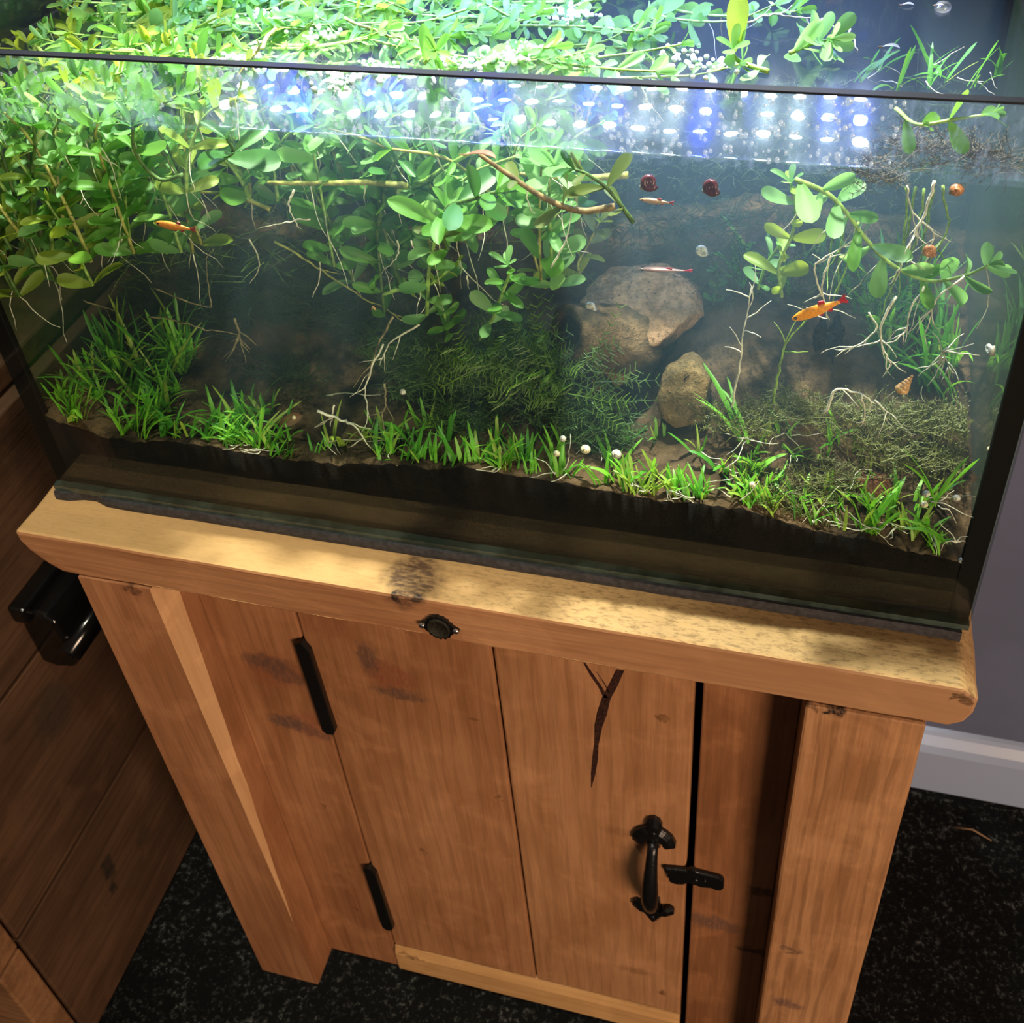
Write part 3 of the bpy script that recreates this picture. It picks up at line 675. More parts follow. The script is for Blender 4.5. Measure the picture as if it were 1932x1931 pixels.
def plant(name, path, label, leaf='lush', L=0.016, gap=0.013, rad=0.0011, stem='green', group=None, elev=0.45, tip=True, start=0.25, seed=0, roots=0, rl=0.03, flat=0.0, top=None, mixl=None, first=None, shrink=0.75, face=0.35):
    """a stem plant: stem, opposite pairs of leaves, optional white roots"""
    rnd = random.Random(seed*77+5)
    pts = [inside(p) for p in smooth_path(path, 6)]
    base = pts[0].copy()
    e_ = empty(name, base, label, 'plant', group)
    N_ = len(pts); G().tube(pts, [rad*(1-0.45*i/(N_-1)) for i in range(N_)], 6).obj('stem', STEM[stem], e_, True)
    ln = [0.0]
    for a, b in zip(pts, pts[1:]): ln.append(ln[-1] + (b-a).length)
    tot = ln[-1]; s = tot*start if first is None else first; ph = rnd.random()*math.pi; rootg = G()
    while s <= tot + 1e-6:
        i = max(1, min(N_-1, next((k for k, q in enumerate(ln) if q >= s - 1e-7), N_-1)))
        t = (pts[i]-pts[i-1]).normalized(); f_ = (s-ln[i-1])/max(1e-9, ln[i]-ln[i-1]); p = pts[i-1].lerp(pts[i], f_)
        a = t.orthogonal().normalized(); a = (Matrix.Rotation(ph, 3, t) @ a)
        if flat: a = (a*(1-flat) + flat*Vector((-t.y, t.x, 0)).normalized()*(1 if rnd.random() < .5 else -1)).normalized()
        q = s/tot; LL = L*(1-(1-shrink)*q)*rnd.uniform(0.75, 1.2)
        kd = leaf if not mixl or rnd.random() > 0.35 else mixl
        for sg in (1, -1):
            if rnd.random() < 0.10: continue
            d = a*sg*math.cos(elev) + t*math.sin(elev) + Vector((rnd.uniform(-.25, .25), rnd.uniform(-.25, .25), rnd.uniform(-.25, .2)))
            nrm = t*(1.0-face) + Vector((0, -0.15-face*0.9, 0.55+flat-face*0.2)) + Vector((rnd.uniform(-.4, .4), rnd.uniform(-.4, .4), 0))
            inst('leaf', LEAF[kd][rnd.randrange(3)], e_, frame(p, d, nrm, LL*rnd.uniform(0.85, 1.12), rnd.uniform(-.35, .35)))
        if roots and rnd.random() < roots:
            pr = wiggle(p, (rnd.uniform(-.5, .5), rnd.uniform(-.5, .5), -1), rl*rnd.uniform(0.6, 1.3), 6, 0.30, rnd)
            rootg.tube([inside(x) for x in pr], [0.00042*(1-k/9) for k in range(len(pr))], 4)
        ph += math.pi/2 + rnd.uniform(-.3, .3); s += gap*rnd.uniform(0.8, 1.2)
    if tip:
        t = (pts[-1]-pts[-2]).normalized(); a = t.orthogonal().normalized()
        for k in range(4):
            d = Matrix.Rotation(k*math.pi/2+0.5, 3, t) @ a
            inst('leaf', LEAF[top or leaf][k % 3], e_, frame(pts[-1], d*0.8+t*0.7, t, L*0.62*rnd.uniform(.8, 1.1)))
    if rootg.v: tag(rootg.obj('roots', ROOTW, e_, True), 'fine white roots')
    return e_

# ---------------------------------------------------------------- rocks and wood lying in the tank
def rocky(name, pts, mat, label, cat, sub=3, amp=0.002, freq=90, seed=0):
    bm = bmesh.new()
    for p in pts: bm.verts.new(p)
    r = bmesh.ops.convex_hull(bm, input=bm.verts)
    bmesh.ops.delete(bm, geom=[v for v in bm.verts if not v.link_faces], context='VERTS')
    bmesh.ops.bevel(bm, geom=list(bm.edges), offset=0.0016 if 'slab' in name or 'dark' in name else 0.0035, segments=2, affect='EDGES', profile=0.6)
    bmesh.ops.triangulate(bm, faces=bm.faces)
    for _ in range(sub):
        es = [e for e in bm.edges if e.calc_length() > 0.0045]
        if not es: break
        bmesh.ops.subdivide_edges(bm, edges=es, cuts=1)
        bmesh.ops.triangulate(bm, faces=[f for f in bm.faces if len(f.verts) > 3])
    bmesh.ops.recalc_face_normals(bm, faces=bm.faces); bm.normal_update()
    for v in bm.verts:
        n = mnoise.noise(v.co*freq+Vector((seed,)*3)) + 0.6*mnoise.noise(v.co*freq*2.7+Vector((seed,)*3))
        v.co += v.normal*n*amp
    me = bpy.data.meshes.new(name); bm.to_mesh(me); bm.free(); me.materials.append(mat)
    me.polygons.foreach_set('use_smooth', [True]*len(me.polygons))
    o = bpy.data.objects.new(name, me); COL.objects.link(o)
    c = sum((Vector(p) for p in pts), Vector())/len(pts); rebase(o, c)
    return tag(o, label, cat)
def stone_mat(name, a, b, dark):
    q = N(name); co = q.coord(); n = q.noise(co, 130, 5, 0.7); m = q.noise(co, 480, 3, 0.7); L_ = q.noise(co, 22, 3)
    c = q.mix(q.step(n, 0.36, 0.62), b, a); c = q.mix(q.math('MULTIPLY', q.step(m, 0.54, 0.68), 0.8), c, dark)
    c = q.mix(q.math('MULTIPLY', q.step(L_, 0.5, 0.66), 0.55), c, tuple(x*0.55 for x in b))
    return q.done(q.bsdf(c, 0.9, q.bump(q.math('ADD', n, m), 0.8, 0.0025), 0.15))
tan = stone_mat('tan_stone', (0.44, 0.27, 0.15), (0.22, 0.135, 0.07), (0.05, 0.032, 0.02))
brn = stone_mat('brown_log', (0.15, 0.095, 0.045), (0.075, 0.050, 0.024), (0.02, 0.016, 0.01))
red = stone_mat('red_bark', (0.17, 0.072, 0.036), (0.075, 0.036, 0.020), (0.018, 0.012, 0.008))
alg = stone_mat('algae_stone', (0.070, 0.048, 0.026), (0.035, 0.028, 0.016), (0.012, 0.012, 0.008))
coal = stone_mat('dark_stone', (0.022, 0.022, 0.022), (0.014, 0.014, 0.016), (0.005, 0.005, 0.005))
# leaning tan slab
top = [(0.3527, 0.135, 0.1123), (0.3658, 0.15, 0.1204), (0.4024, 0.15, 0.1283), (0.4227, 0.135, 0.1201), (0.4273, 0.11, 0.1198), (0.4061, 0.085, 0.1093), (0.3882, 0.085, 0.1131), (0.3541, 0.105, 0.1168)]
back = [(x+0.004, y+0.020, z-0.016) for x, y, z in top]
rocky('slab_stone', top+back, tan, 'tan gritty slab of stone leaning over a dark hollow', 'stone', 3, 0.0016, 120, 2)
bk = [(0.3818, 0.1, 0.0925), (0.4278, 0.13, 0.1056), (0.4359, 0.1, 0.0742), (0.3953, 0.08, 0.0674)]
rocky('dark_stone', bk+[(x, y+0.03, z-0.004) for x, y, z in bk], coal, 'dark stone in the hollow under the tan slab', 'stone', 3, 0.0015, 110, 4)
# hollow log: a bent thick-walled shell with an open mouth
def log(name, c, ax, r0, r1, L, wall, mat, label, squash=0.75, seed=0.0, rings=10, seg=30):
    ax = Vector(ax).normalized(); u = ax.cross(Vector((0, 0, 1))).normalized(); v_ = u.cross(ax)
    g = G(); prof = []
    for i in range(rings+1): t = i/rings; prof.append((t*L, r0+(r1-r0)*t))
    inner = [(t, r-wall) for t, r in reversed(prof)]
    lay = prof + inner
    for (s, r) in lay:
        for j in range(seg):
            a = 2*math.pi*j/seg; rr = r*(1+0.10*mnoise.noise(Vector((math.cos(a)*1.6+seed, math.sin(a)*1.6, s*18))))
            g.v.append(Vector(c)+ax*s+u*rr*math.cos(a)+v_*rr*math.sin(a)*squash)
    k = len(lay)
    for i in range(k):
        for j in range(seg):
            a = i*seg+j; b = i*seg+(j+1) % seg; c2 = ((i+1) % k)*seg
            g.f.append((a, b, c2+(j+1) % seg, c2+j))
    o = fix(g.obj(name, mat, None, True)); roughen(o, 0.004, 0.0016, (150, 150, 150), seed)
    rebase(o, c); return tag(o, label, 'driftwood')
m0 = [(0.3536, 0.075, 0.1211)][0]
log('hollow_log', m0, (0.55, 0.42, -0.35), 0.0205, 0.026, 0.055, 0.0065, brn, 'short hollow log with its dark open end facing left', 0.8, 3.0)
pb = [(0.371, 0.085, 0.1109), (0.3806, 0.09, 0.1104), (0.3917, 0.075, 0.0883), (0.3856, 0.07, 0.0851), (0.37, 0.075, 0.0978)]
rocky('orange_stone', pb+[(x, y+0.012, z-0.006) for x, y, z in pb], stone_mat('orange_stone', (0.40, 0.20, 0.07), (0.22, 0.115, 0.045), (0.05, 0.03, 0.015)), 'long rusty orange stone below the tan slab', 'stone', 2, 0.001, 140, 6)
pb = [(0.4133, 0.06, 0.1036), (0.4296, 0.065, 0.1139), (0.4428, 0.06, 0.1078), (0.4417, 0.05, 0.0834), (0.4237, 0.045, 0.0786), (0.4118, 0.05, 0.0912)]
rocky('mossy_stone', pb+[(x, y+0.022, z-0.004) for x, y, z in pb], stone_mat('mossy_stone', (0.22, 0.145, 0.06), (0.12, 0.085, 0.035), (0.03, 0.025, 0.012)), 'upright brown mossy stone right of the dark hollow', 'stone', 3, 0.0018, 110, 9)
pb = [(0.3682, 0.06, 0.0963), (0.3764, 0.06, 0.1004), (0.3792, 0.055, 0.0924), (0.3713, 0.055, 0.0883)]
rocky('red_pebble', pb+[(x, y+0.008, z) for x, y, z in pb], red, 'small reddish pebble among moss below the log', 'pebble', 2, 0.0012, 220, 12)
pb = [(0.2762, 0.19, 0.1185), (0.3034, 0.2, 0.1301), (0.3289, 0.195, 0.1203), (0.338, 0.175, 0.0945), (0.2887, 0.17, 0.0835), (0.268, 0.185, 0.0986)]
rocky('back_stone', pb+[(x, y+0.03, z-0.01) for x, y, z in pb], stone_mat('back_stone', (0.20, 0.105, 0.06), (0.11, 0.065, 0.035), (0.03, 0.02, 0.012)), 'reddish brown stone in the middle against the back', 'stone', 3, 0.002, 90, 15)
pb = [(-0.0246, 0.11, 0.0413), (-0.0011, 0.125, 0.0581), (0.0299, 0.125, 0.0569), (0.0421, 0.115, 0.0412), (0.0325, 0.095, 0.0152), (-0.015, 0.09, 0.0123)]
rocky('algae_stone', pb+[(x+.004, y+0.03, z-0.006) for x, y, z in pb], alg, 'brown algae covered stone behind the left grass', 'stone', 3, 0.0028, 70, 18)
pb = [(0.071, 0.1, 0.0368), (0.1073, 0.11, 0.0486), (0.1514, 0.11, 0.0399), (0.1695, 0.1, 0.0261), (0.1258, 0.08, 0.0114), (0.0774, 0.085, 0.0148)]
rocky('dim_stone', pb+[(x, y+0.03, z-0.01) for x, y, z in pb], alg, 'low dim stone between the left grass and the moss', 'stone', 3, 0.0026, 75, 21)
pb = [(0.5078, 0.062, 0.0709), (0.5389, 0.07, 0.0751), (0.5728, 0.07, 0.066), (0.6, 0.06, 0.057), (0.5859, 0.05, 0.0514), (0.5443, 0.045, 0.0549), (0.5137, 0.05, 0.0617)]
rocky('driftwood', pb+[(x, y+0.012, z-0.008) for x, y, z in pb], red, 'long reddish brown driftwood flat at front right', 'driftwood', 3, 0.0024, 80, 24)
pb = [(0.5196, 0.035, 0.0666), (0.548, 0.037, 0.0719), (0.5555, 0.028, 0.0571), (0.5275, 0.028, 0.0494)]
rocky('driftwood', pb+[(x, y+0.010, z-0.006) for x, y, z in pb], red, 'small red brown bark chunk before the long driftwood', 'driftwood', 3, 0.0018, 100, 27)
pb = [(0.498, 0.1, 0.1099), (0.5, 0.11, 0.1166), (0.5043, 0.11, 0.1204), (0.5073, 0.105, 0.1133), (0.5038, 0.1, 0.1066)]
rocky('black_stone', pb+[(x, y+0.01, z) for x, y, z in pb], coal, 'left of two black lumps standing on the soil mound', 'stone', 2, 0.0012, 160, 30)
pb = [(0.5089, 0.1, 0.1113), (0.5088, 0.105, 0.1175), (0.5128, 0.105, 0.12), (0.5151, 0.1, 0.1161), (0.5118, 0.097, 0.1112)]
rocky('black_stone', pb+[(x, y+0.01, z) for x, y, z in pb], coal, 'right of two black lumps standing on the soil mound', 'stone', 2, 0.0012, 160, 33)

# ---------------------------------------------------------------- hero stems seen through the front glass
V = Vector
plant('stem_plant', [(0.0349, 0.03, 0.1589), (0.0479, 0.022, 0.2032), (0.0609, 0.018, 0.2312), (0.0774, 0.014, 0.261), (0.0822, 0.012, 0.273)], 'tall stem with broad dark leaves at far left front glass', 'lush', 0.021, 0.017, 0.0012, 'dark', seed=1, mixl='olive', start=0.05)
plant('stem_plant', [(0.0751, 0.03, 0.1793), (0.0822, 0.034, 0.2135), (0.0696, 0.04, 0.2337), (0.0557, 0.05, 0.2336)], 'bare pale stem with few small leaves left front', 'pale', 0.016, 0.020, 0.0010, 'green', seed=2, mixl='yellow', roots=0.6)
plant('stem_plant', [(0.1579, 0.022, 0.2432), (0.1438, 0.02, 0.2406), (0.1372, 0.016, 0.2577), (0.142, 0.014, 0.2751)], 'stem with very large dark leaves near the upper left glass', 'dark', 0.025, 0.013, 0.0014, 'dark', seed=3, mixl='lush', shrink=0.8)
plant('stem_plant', [(0.1875, 0.018, 0.257), (0.1963, 0.016, 0.2633), (0.1957, 0.014, 0.2713)], 'short dark shoot drooping from the waterline', 'dark', 0.026, 0.010, 0.0013, 'dark', seed=4, start=0.1, shrink=0.9)
plant('stem_plant', [(0.0818, 0.05, 0.1665), (0.0818, 0.048, 0.1906), (0.0781, 0.046, 0.2134), (0.0674, 0.05, 0.2211), (0.0667, 0.05, 0.2488)], 'yellowing stem with curled leaves behind the left front stem', 'yellow', 0.019, 0.015, 0.0011, 'olive', seed=5, mixl='pale', roots=0.5)
plant('stem_plant', [(0.2737, 0.055, 0.2268), (0.252, 0.055, 0.2277), (0.2228, 0.055, 0.2248), (0.1879, 0.055, 0.2224)], 'thick yellow-green stem lying level below the waterline', 'lush', 0.016, 0.030, 0.0022, 'olive', seed=6, start=0.3, tip=False, roots=0.8)
plant('stem_plant', [(0.1762, 0.07, 0.1952), (0.1635, 0.07, 0.2003), (0.1502, 0.07, 0.2036), (0.1307, 0.07, 0.2034)], 'olive stem sloping gently left of centre', 'yellow', 0.014, 0.022, 0.0016, 'olive', seed=7, tip=False)
plant('stem_plant', [(0.2597, 0.065, 0.2156), (0.2814, 0.06, 0.2279), (0.3, 0.055, 0.2424), (0.313, 0.05, 0.2522)], 'slanting thick stem rising right to the waterline', 'lush', 0.018, 0.045, 0.0022, 'green', seed=8, start=0.2, tip=False)
plant('stem_plant', [(0.3946, 0.028, 0.2399), (0.3773, 0.026, 0.2372), (0.3604, 0.024, 0.2439), (0.3433, 0.02, 0.2583), (0.3306, 0.016, 0.2706)], 'long brown bent stem dropping from the waterline at centre', 'olive', 0.018, 0.030, 0.0020, 'brown', seed=9, start=0.35, tip=False, roots=0.6)
plant('stem_plant', [(0.3936, 0.07, 0.2349), (0.369, 0.07, 0.2311), (0.3425, 0.07, 0.231), (0.3215, 0.07, 0.2311)], 'pale level stem crossing behind the brown bent stem', 'lush', 0.016, 0.026, 0.0021, 'olive', seed=10, tip=False, roots=0.7)
plant('stem_plant', [(0.2981, 0.035, 0.2162), (0.3062, 0.03, 0.2313), (0.3219, 0.026, 0.2396), (0.3343, 0.024, 0.2458)], 'cluster of very large leaves left of centre', 'lush', 0.028, 0.011, 0.0016, 'dark', seed=11, mixl='dark', start=0.0, shrink=0.8)
plant('stem_plant', [(0.2963, 0.045, 0.1945), (0.2964, 0.04, 0.208), (0.3026, 0.036, 0.2242)], 'drooping broad leafed shoot under the big leaf cluster', 'lush', 0.024, 0.010, 0.0013, 'dark', seed=12, mixl='olive', start=0.0)
plant('stem_plant', [(0.4053, 0.02, 0.2365), (0.3941, 0.018, 0.2546), (0.3844, 0.016, 0.2636), (0.3784, 0.014, 0.2671)], 'grey-green oval leaves on a dark shoot right of centre', 'dark', 0.020, 0.011, 0.0012, 'dark', seed=13, mixl='olive')
plant('stem_plant', [(0.2447, 0.06, 0.1478), (0.2584, 0.06, 0.1532), (0.274, 0.06, 0.1576), (0.2857, 0.058, 0.167), (0.2982, 0.055, 0.1805)], 'floating bent branch with tiny leaves in mid water', 'yellow', 0.010, 0.012, 0.0014, 'green', seed=14, roots=0.5, tip=False, shrink=0.6)
plant('stem_plant', [(0.2807, 0.065, 0.1144), (0.2821, 0.062, 0.127), (0.2835, 0.058, 0.14)], 'low rosette of bright leaves above the moss', 'lush', 0.018, 0.006, 0.0012, 'green', seed=15, top='pale', start=0.2)
plant('stem_plant', [(0.3052, 0.055, 0.1251), (0.3168, 0.05, 0.1459), (0.3242, 0.046, 0.1646), (0.3322, 0.042, 0.1844), (0.332, 0.04, 0.1909)], 'upright fresh shoot with pale top leaves in the middle', 'lush', 0.019, 0.0105, 0.0013, 'green', seed=16, top='pale', mixl='pale')
plant('stem_plant', [(0.3357, 0.1, 0.1344), (0.33, 0.105, 0.1443), (0.3271, 0.11, 0.1564), (0.3297, 0.115, 0.1651)], 'yellow translucent ribbon leaves left of the tan slab', 'yellow', 0.020, 0.010, 0.0011, 'olive', seed=17, start=0.1)
plant('stem_plant', [(0.3571, 0.11, 0.1359), (0.353, 0.115, 0.1441), (0.3573, 0.12, 0.153), (0.3661, 0.12, 0.1729)], 'yellow fading plant behind the tan slab', 'yellow', 0.019, 0.010, 0.0011, 'olive', seed=18, start=0.1, mixl='olive')
# the leafy runner on the right
plant('stem_plant', [(0.4802, 0.05, 0.25), (0.496, 0.05, 0.2433), (0.5072, 0.05, 0.2322), (0.5147, 0.05, 0.2221), (0.525, 0.05, 0.2106), (0.5363, 0.05, 0.2022), (0.551, 0.05, 0.1973), (0.5666, 0.05, 0.2022), (0.5767, 0.05, 0.2096)], 'long bright leafy runner sagging across the right side', 'pale', 0.0205, 0.0105, 0.0014, 'green', seed=19, start=0.02, mixl='lush', shrink=0.95, elev=0.35, face=0.95, roots=0.5, rl=0.04)
plant('stem_plant', [(0.4784, 0.09, 0.1515), (0.4754, 0.09, 0.173), (0.481, 0.09, 0.1945), (0.4811, 0.088, 0.2124), (0.4777, 0.085, 0.2284)], 'upright bright stem left of the right-hand runner', 'pale', 0.019, 0.013, 0.0012, 'green', seed=20, mixl='yellow', start=0.05, face=0.8)
plant('stem_plant', [(0.4643, 0.1, 0.1486), (0.4678, 0.1, 0.1657), (0.4737, 0.1, 0.1789)], 'small pale shoot left of the upright bright stem', 'pale', 0.016, 0.010, 0.001, 'green', seed=21, start=0.1)
plant('stem_plant', [(0.4351, 0.14, 0.1056), (0.4377, 0.14, 0.1244), (0.4357, 0.14, 0.1323)], 'tiny leaved dim shoot right of the tan slab', 'dark', 0.009, 0.006, 0.0008, 'dark', seed=22, start=0.1)
# above the water on the right
plant('stem_plant', [(0.4704, 0.127, 0.2826), (0.4794, 0.1353, 0.284), (0.4861, 0.1361, 0.286), (0.4908, 0.132, 0.289)], 'succulent pale rosette floating near the back right', 'pale', 0.020, 0.0045, 0.0014, 'green', seed=23, start=0.1, elev=0.5, flat=0.4, shrink=0.9)
plant('stem_plant', [(0.4612, 0.1033, 0.282), (0.4471, 0.1086, 0.284), (0.4429, 0.1076, 0.288), (0.4425, 0.1045, 0.293)], 'floating rosette with one tall bright upright leaf', 'pale', 0.021, 0.010, 0.0016, 'green', seed=24, start=0.2, elev=0.3)
up = bpy.data.objects[[o.name for o in bpy.data.objects if o.get('label', '').startswith('floating rosette with one tall')][0]]
inst('leaf', LEAF['yellow'][0], up, frame(V([(0.4429, 0.1101, 0.289)][0]), (0.02, 0.10, 1), (0.1, -1, 0.1), 0.030))
plant('stem_plant', [(0.2777, 0.0914, 0.283), (0.2813, 0.0955, 0.286), (0.2855, 0.0911, 0.291)], 'floating shoot with an upright leaf behind the rim at centre left', 'lush', 0.019, 0.008, 0.0014, 'green', seed=25, start=0.1)
plant('stem_plant', [(0.5218, 0.045, 0.2922), (0.5306, 0.03, 0.2922), (0.5455, 0.03, 0.2956), (0.5601, 0.03, 0.299)], 'leafy sprig under the surface seen through the right rim strip', 'lush', 0.015, 0.011, 0.0011, 'green', seed=26, start=0.2, mixl='pale')

# ---------------------------------------------------------------- the mat of stems on the surface
def zone_of(x, y):
    return ('left' if x < 0.15 else 'middle' if x < 0.30 else 'right') + (' front' if y < 0.09 else ' back' if y > 0.17 else ' centre')
SHADE = {'lush': 'fresh green', 'pale': 'pale green', 'yellow': 'yellowish', 'dark': 'dark green', 'olive': 'olive'}
rs = random.Random(21)
n_s = 0
while n_s < 84:
    x = rs.uniform(0.01, 0.44); y = rs.uniform(0.035, 0.235)
    if x > 0.13 and y < 0.095: continue
    if y < 0.075 and rs.random() < 0.55: continue
    if x > 0.40 and rs.random() < 0.45: continue
    if 0.345 < x < 0.385 and 0.12 < y < 0.20: continue
    a = rs.uniform(-0.5, 0.5) + (math.pi if rs.random() < 0.45 else 0); Ls = rs.uniform(0.05, 0.13)
    p0 = V((x, y, HW-rs.uniform(0.003, 0.010))); d = V((math.cos(a), math.sin(a)*0.7, 0))
    pts = [p0, p0+d*Ls*0.35+V((0, rs.uniform(-.006, .006), 0.001)), p0+d*Ls*0.7+V((0, rs.uniform(-.012, .012), 0.003)), p0+d*Ls+V((0, 0, 0.003))]
    pts[3].z = HW+rs.uniform(-0.001, 0.010)
    if any(not (0.012 < p.x < 0.47 and 0.012 < p.y < 0.245) or (p.x > 0.15 and p.y < 0.085) for p in pts): continue
    kd = rs.choice(['lush', 'pale', 'pale', 'lush', 'yellow' if x < 0.15 else 'pale']); lb = SHADE[kd]+' stem plant floating in the '+zone_of(x, y)+' of the surface mat'
    plant('stem_plant', pts, lb, kd, rs.uniform(0.015, 0.022), rs.uniform(0.0095, 0.013), rs.uniform(0.0009, 0.0015), 'green', lb.replace('stem plant', 'stem plants'),
          elev=0.35, start=0.0, seed=100+n_s, flat=0.75, face=0.0, roots=0.12, rl=0.03)
    n_s += 1
n_h = 0
while n_h < 125:
    x = (abs(rs.gauss(0.02, 0.13)) + 0.008) if n_h % 5 < 3 else rs.uniform(0.10, 0.36); y = rs.uniform(0.02, 0.21)
    if x > 0.36: continue
    dep = rs.uniform(0.035, 0.075) + (0.02 if x < 0.08 else 0) + max(0, y-0.05)*0.40
    if n_h % 2 == 0: y = rs.uniform(0.012, 0.075)
    if x > 0.15 and y < 0.055: y += 0.05
    sh = 0.022 if x > 0.15 else 0.0
    p0 = V((x, y, HW-dep-sh)); a = rs.uniform(0, 6.28); q = rs.uniform(0.01, 0.045)
    pts = [p0, p0+V((math.cos(a)*q*0.3, math.sin(a)*q*0.2, dep*0.4)), p0+V((math.cos(a)*q, math.sin(a)*q*0.5, dep*0.8)), p0+V((math.cos(a)*q*2.0, math.sin(a)*q*0.8, dep*0.97))]
    kd = rs.choice(['lush', 'yellow', 'pale', 'lush', 'yellow'] if x < 0.16 else ['lush', 'lush', 'dark', 'pale', 'pale']); lb = SHADE[kd]+' leafy stem hanging below the '+zone_of(x, y)+' of the surface mat'
    plant('stem_plant', pts, lb, kd, rs.uniform(0.018, 0.027), rs.uniform(0.011, 0.015), rs.uniform(0.0009, 0.0014), rs.choice(['green', 'olive', 'dark']), lb.replace('leafy stem', 'leafy stems'),
          start=0.0, seed=300+n_h, roots=0.2, rl=0.04, face=0.6)
    n_h += 1

# ---------------------------------------------------------------- grasses
def grass(base, n, L, kind, label, group=None, seed=0, lean=0.5, dirn=None, spread=0.004, roots=0, cat='plant'):
    rnd = random.Random(seed*31+9); base = V(base)
    e_ = empty('grass_plant', base, label, cat, group)
    for i in range(n):
        az = rnd.uniform(0, 6.283) if dirn is None else dirn + rnd.uniform(-0.7, 0.7)
        ll = L*rnd.uniform(0.55, 1.2); kd = kind if rnd.random() > 0.22 else rnd.choice(['lime', 'bright', 'deep'])
        b = base + V((rnd.uniform(-spread, spread), rnd.uniform(-spread, spread)*0.6, -0.0015))
        M = Matrix.Translation(b) @ Matrix.Rotation(az, 4, 'Z') @ Matrix.Rotation(rnd.uniform(0.0, lean), 4, 'Y') @ Matrix.Diagonal((ll, ll*0.035/max(L, 0.02)*rnd.uniform(0.7, 1.1), ll, 1))
        bm_ = BLADE[kd][rnd.randrange(5)]; tip = M @ bm_.vertices[-2].co
        if not (T+0.004 < tip.x < W_-T-0.004 and T+0.002 < tip.y < D_-T-0.003):
            mid = M @ bm_.vertices[12].co; c0 = Vector((0.3, 0.12, tip.z)); turn = math.atan2(c0.y-b.y, c0.x-b.x) - az + rnd.uniform(-.5, .5)
            if tip.x < T+0.004 or tip.x > W_-T-0.004: turn = (math.pi if tip.x > 0.3 else 0) + rnd.uniform(-.8, .4)*(1 if tip.x < 0.3 else -1) - az
            M = Matrix.Translation(b) @ Matrix.Rotation(turn, 4, 'Z') @ Matrix.Translation(-b) @ M
        inst('blade', bm_, e_, M)
    if roots:
        g = G()
        for i in range(roots):
            pr = wiggle(base+V((rnd.uniform(-.004, .004), rnd.uniform(-.004, 0.002), 0.002)), (rnd.uniform(-1, 1), rnd.uniform(-1, .2), rnd.uniform(-.15, .45)), rnd.uniform(0.012, 0.026), 7, 0.35, rnd, 0.05)
            for p in pr: p.z = max(p.z, soil_h(p.x, p.y)+0.0006); p.y = max(p.y, T+0.0012)
            g.tube(pr, [0.0004*(1-k/10) for k in range(len(pr))], 4)
        tag(g.obj('roots', ROOTW, e_, True), 'bare white roots')
    return e_
rg = random.Random(5)
ng = 0
ONES = 'first second third fourth fifth sixth seventh eighth ninth tenth eleventh twelfth thirteenth fourteenth fifteenth sixteenth seventeenth eighteenth nineteenth'.split()
ORD = ONES + [t if u is None else t2+'-'+u for t, t2 in (('twentieth', 'twenty'), ('thirtieth', 'thirty'), ('fortieth', 'forty'), ('fiftieth', 'fifty')) for u in [None]+ONES[:9]]
def band(n, xa, xb, ya, yb, L0, L1, kinds, label, group, blades=(4, 7), roots=0.0, lean=0.5):
    global ng
    for i, x in enumerate(sorted(rg.uniform(xa, xb) for _ in range(n))):
        y = ya + (yb-ya)*rg.random()**1.4
        grass((x, y, soil_h(x, y)), rg.randint(*blades), rg.uniform(L0, L1), rg.choice(kinds), label.replace('grass plant', 'grass plant, '+ORD[i]+' from the left', 1), group, seed=ng, lean=lean, roots=(rg.randint(1, 3) if rg.random() < roots*0.7 else 0)); ng += 1
band(46, 0.014, 0.085, 0.008, 0.085, 0.022, 0.042, ['deep', 'bright', 'bright'], 'grass plant in the dense tuft in the front left corner', 'grass of the front left corner', (6, 9))
band(8, 0.020, 0.075, 0.05, 0.11, 0.045, 0.065, ['deep', 'lime'], 'tall thin grass plant rising behind the front left tuft', 'tall grass at left', (4, 6), lean=0.35)
band(30, 0.085, 0.175, 0.008, 0.050, 0.016, 0.030, ['deep', 'bright', 'deep'], 'grass plant of the low row left of centre', 'low grass row left of centre', (4, 6))
band(8, 0.170, 0.205, 0.008, 0.030, 0.013, 0.022, ['deep'], 'small dark grass plant on the bare brown soil left of centre', 'sparse dark grass', (3, 5))
band(12, 0.205, 0.265, 0.009, 0.035, 0.016, 0.028, ['lime', 'bright', 'deep'], 'yellowish grass plant with bare roots left of the moss', 'rooty grass left of the moss', (4, 6), 0.5)
band(16, 0.265, 0.335, 0.009, 0.040, 0.014, 0.026, ['deep', 'bright'], 'dark grass plant before the moss at centre front', 'dark grass at centre front', (4, 6))
band(52, 0.325, 0.475, 0.009, 0.052, 0.012, 0.022, ['bright', 'bright', 'deep', 'lime'], 'bright short grass plant in the row right of centre', 'bright grass row right of centre', (4, 6), 0.25)
band(46, 0.47, 0.585, 0.009, 0.060, 0.013, 0.026, ['bright', 'lime', 'bright'], 'bright grass plant in the front right corner', 'grass of the front right corner', (4, 6), 0.35)
band(22, 0.535, 0.588, 0.10, 0.18, 0.040, 0.065, ['deep', 'bright'], 'tall grass plant against the right pane behind the mound', 'tall grass at right', (5, 7), lean=0.3)
band(14, 0.44, 0.54, 0.15, 0.20, 0.03, 0.05, ['deep'], 'dim tall grass plant behind the soil mound', 'dim grass behind the mound', (4, 5), lean=0.3)
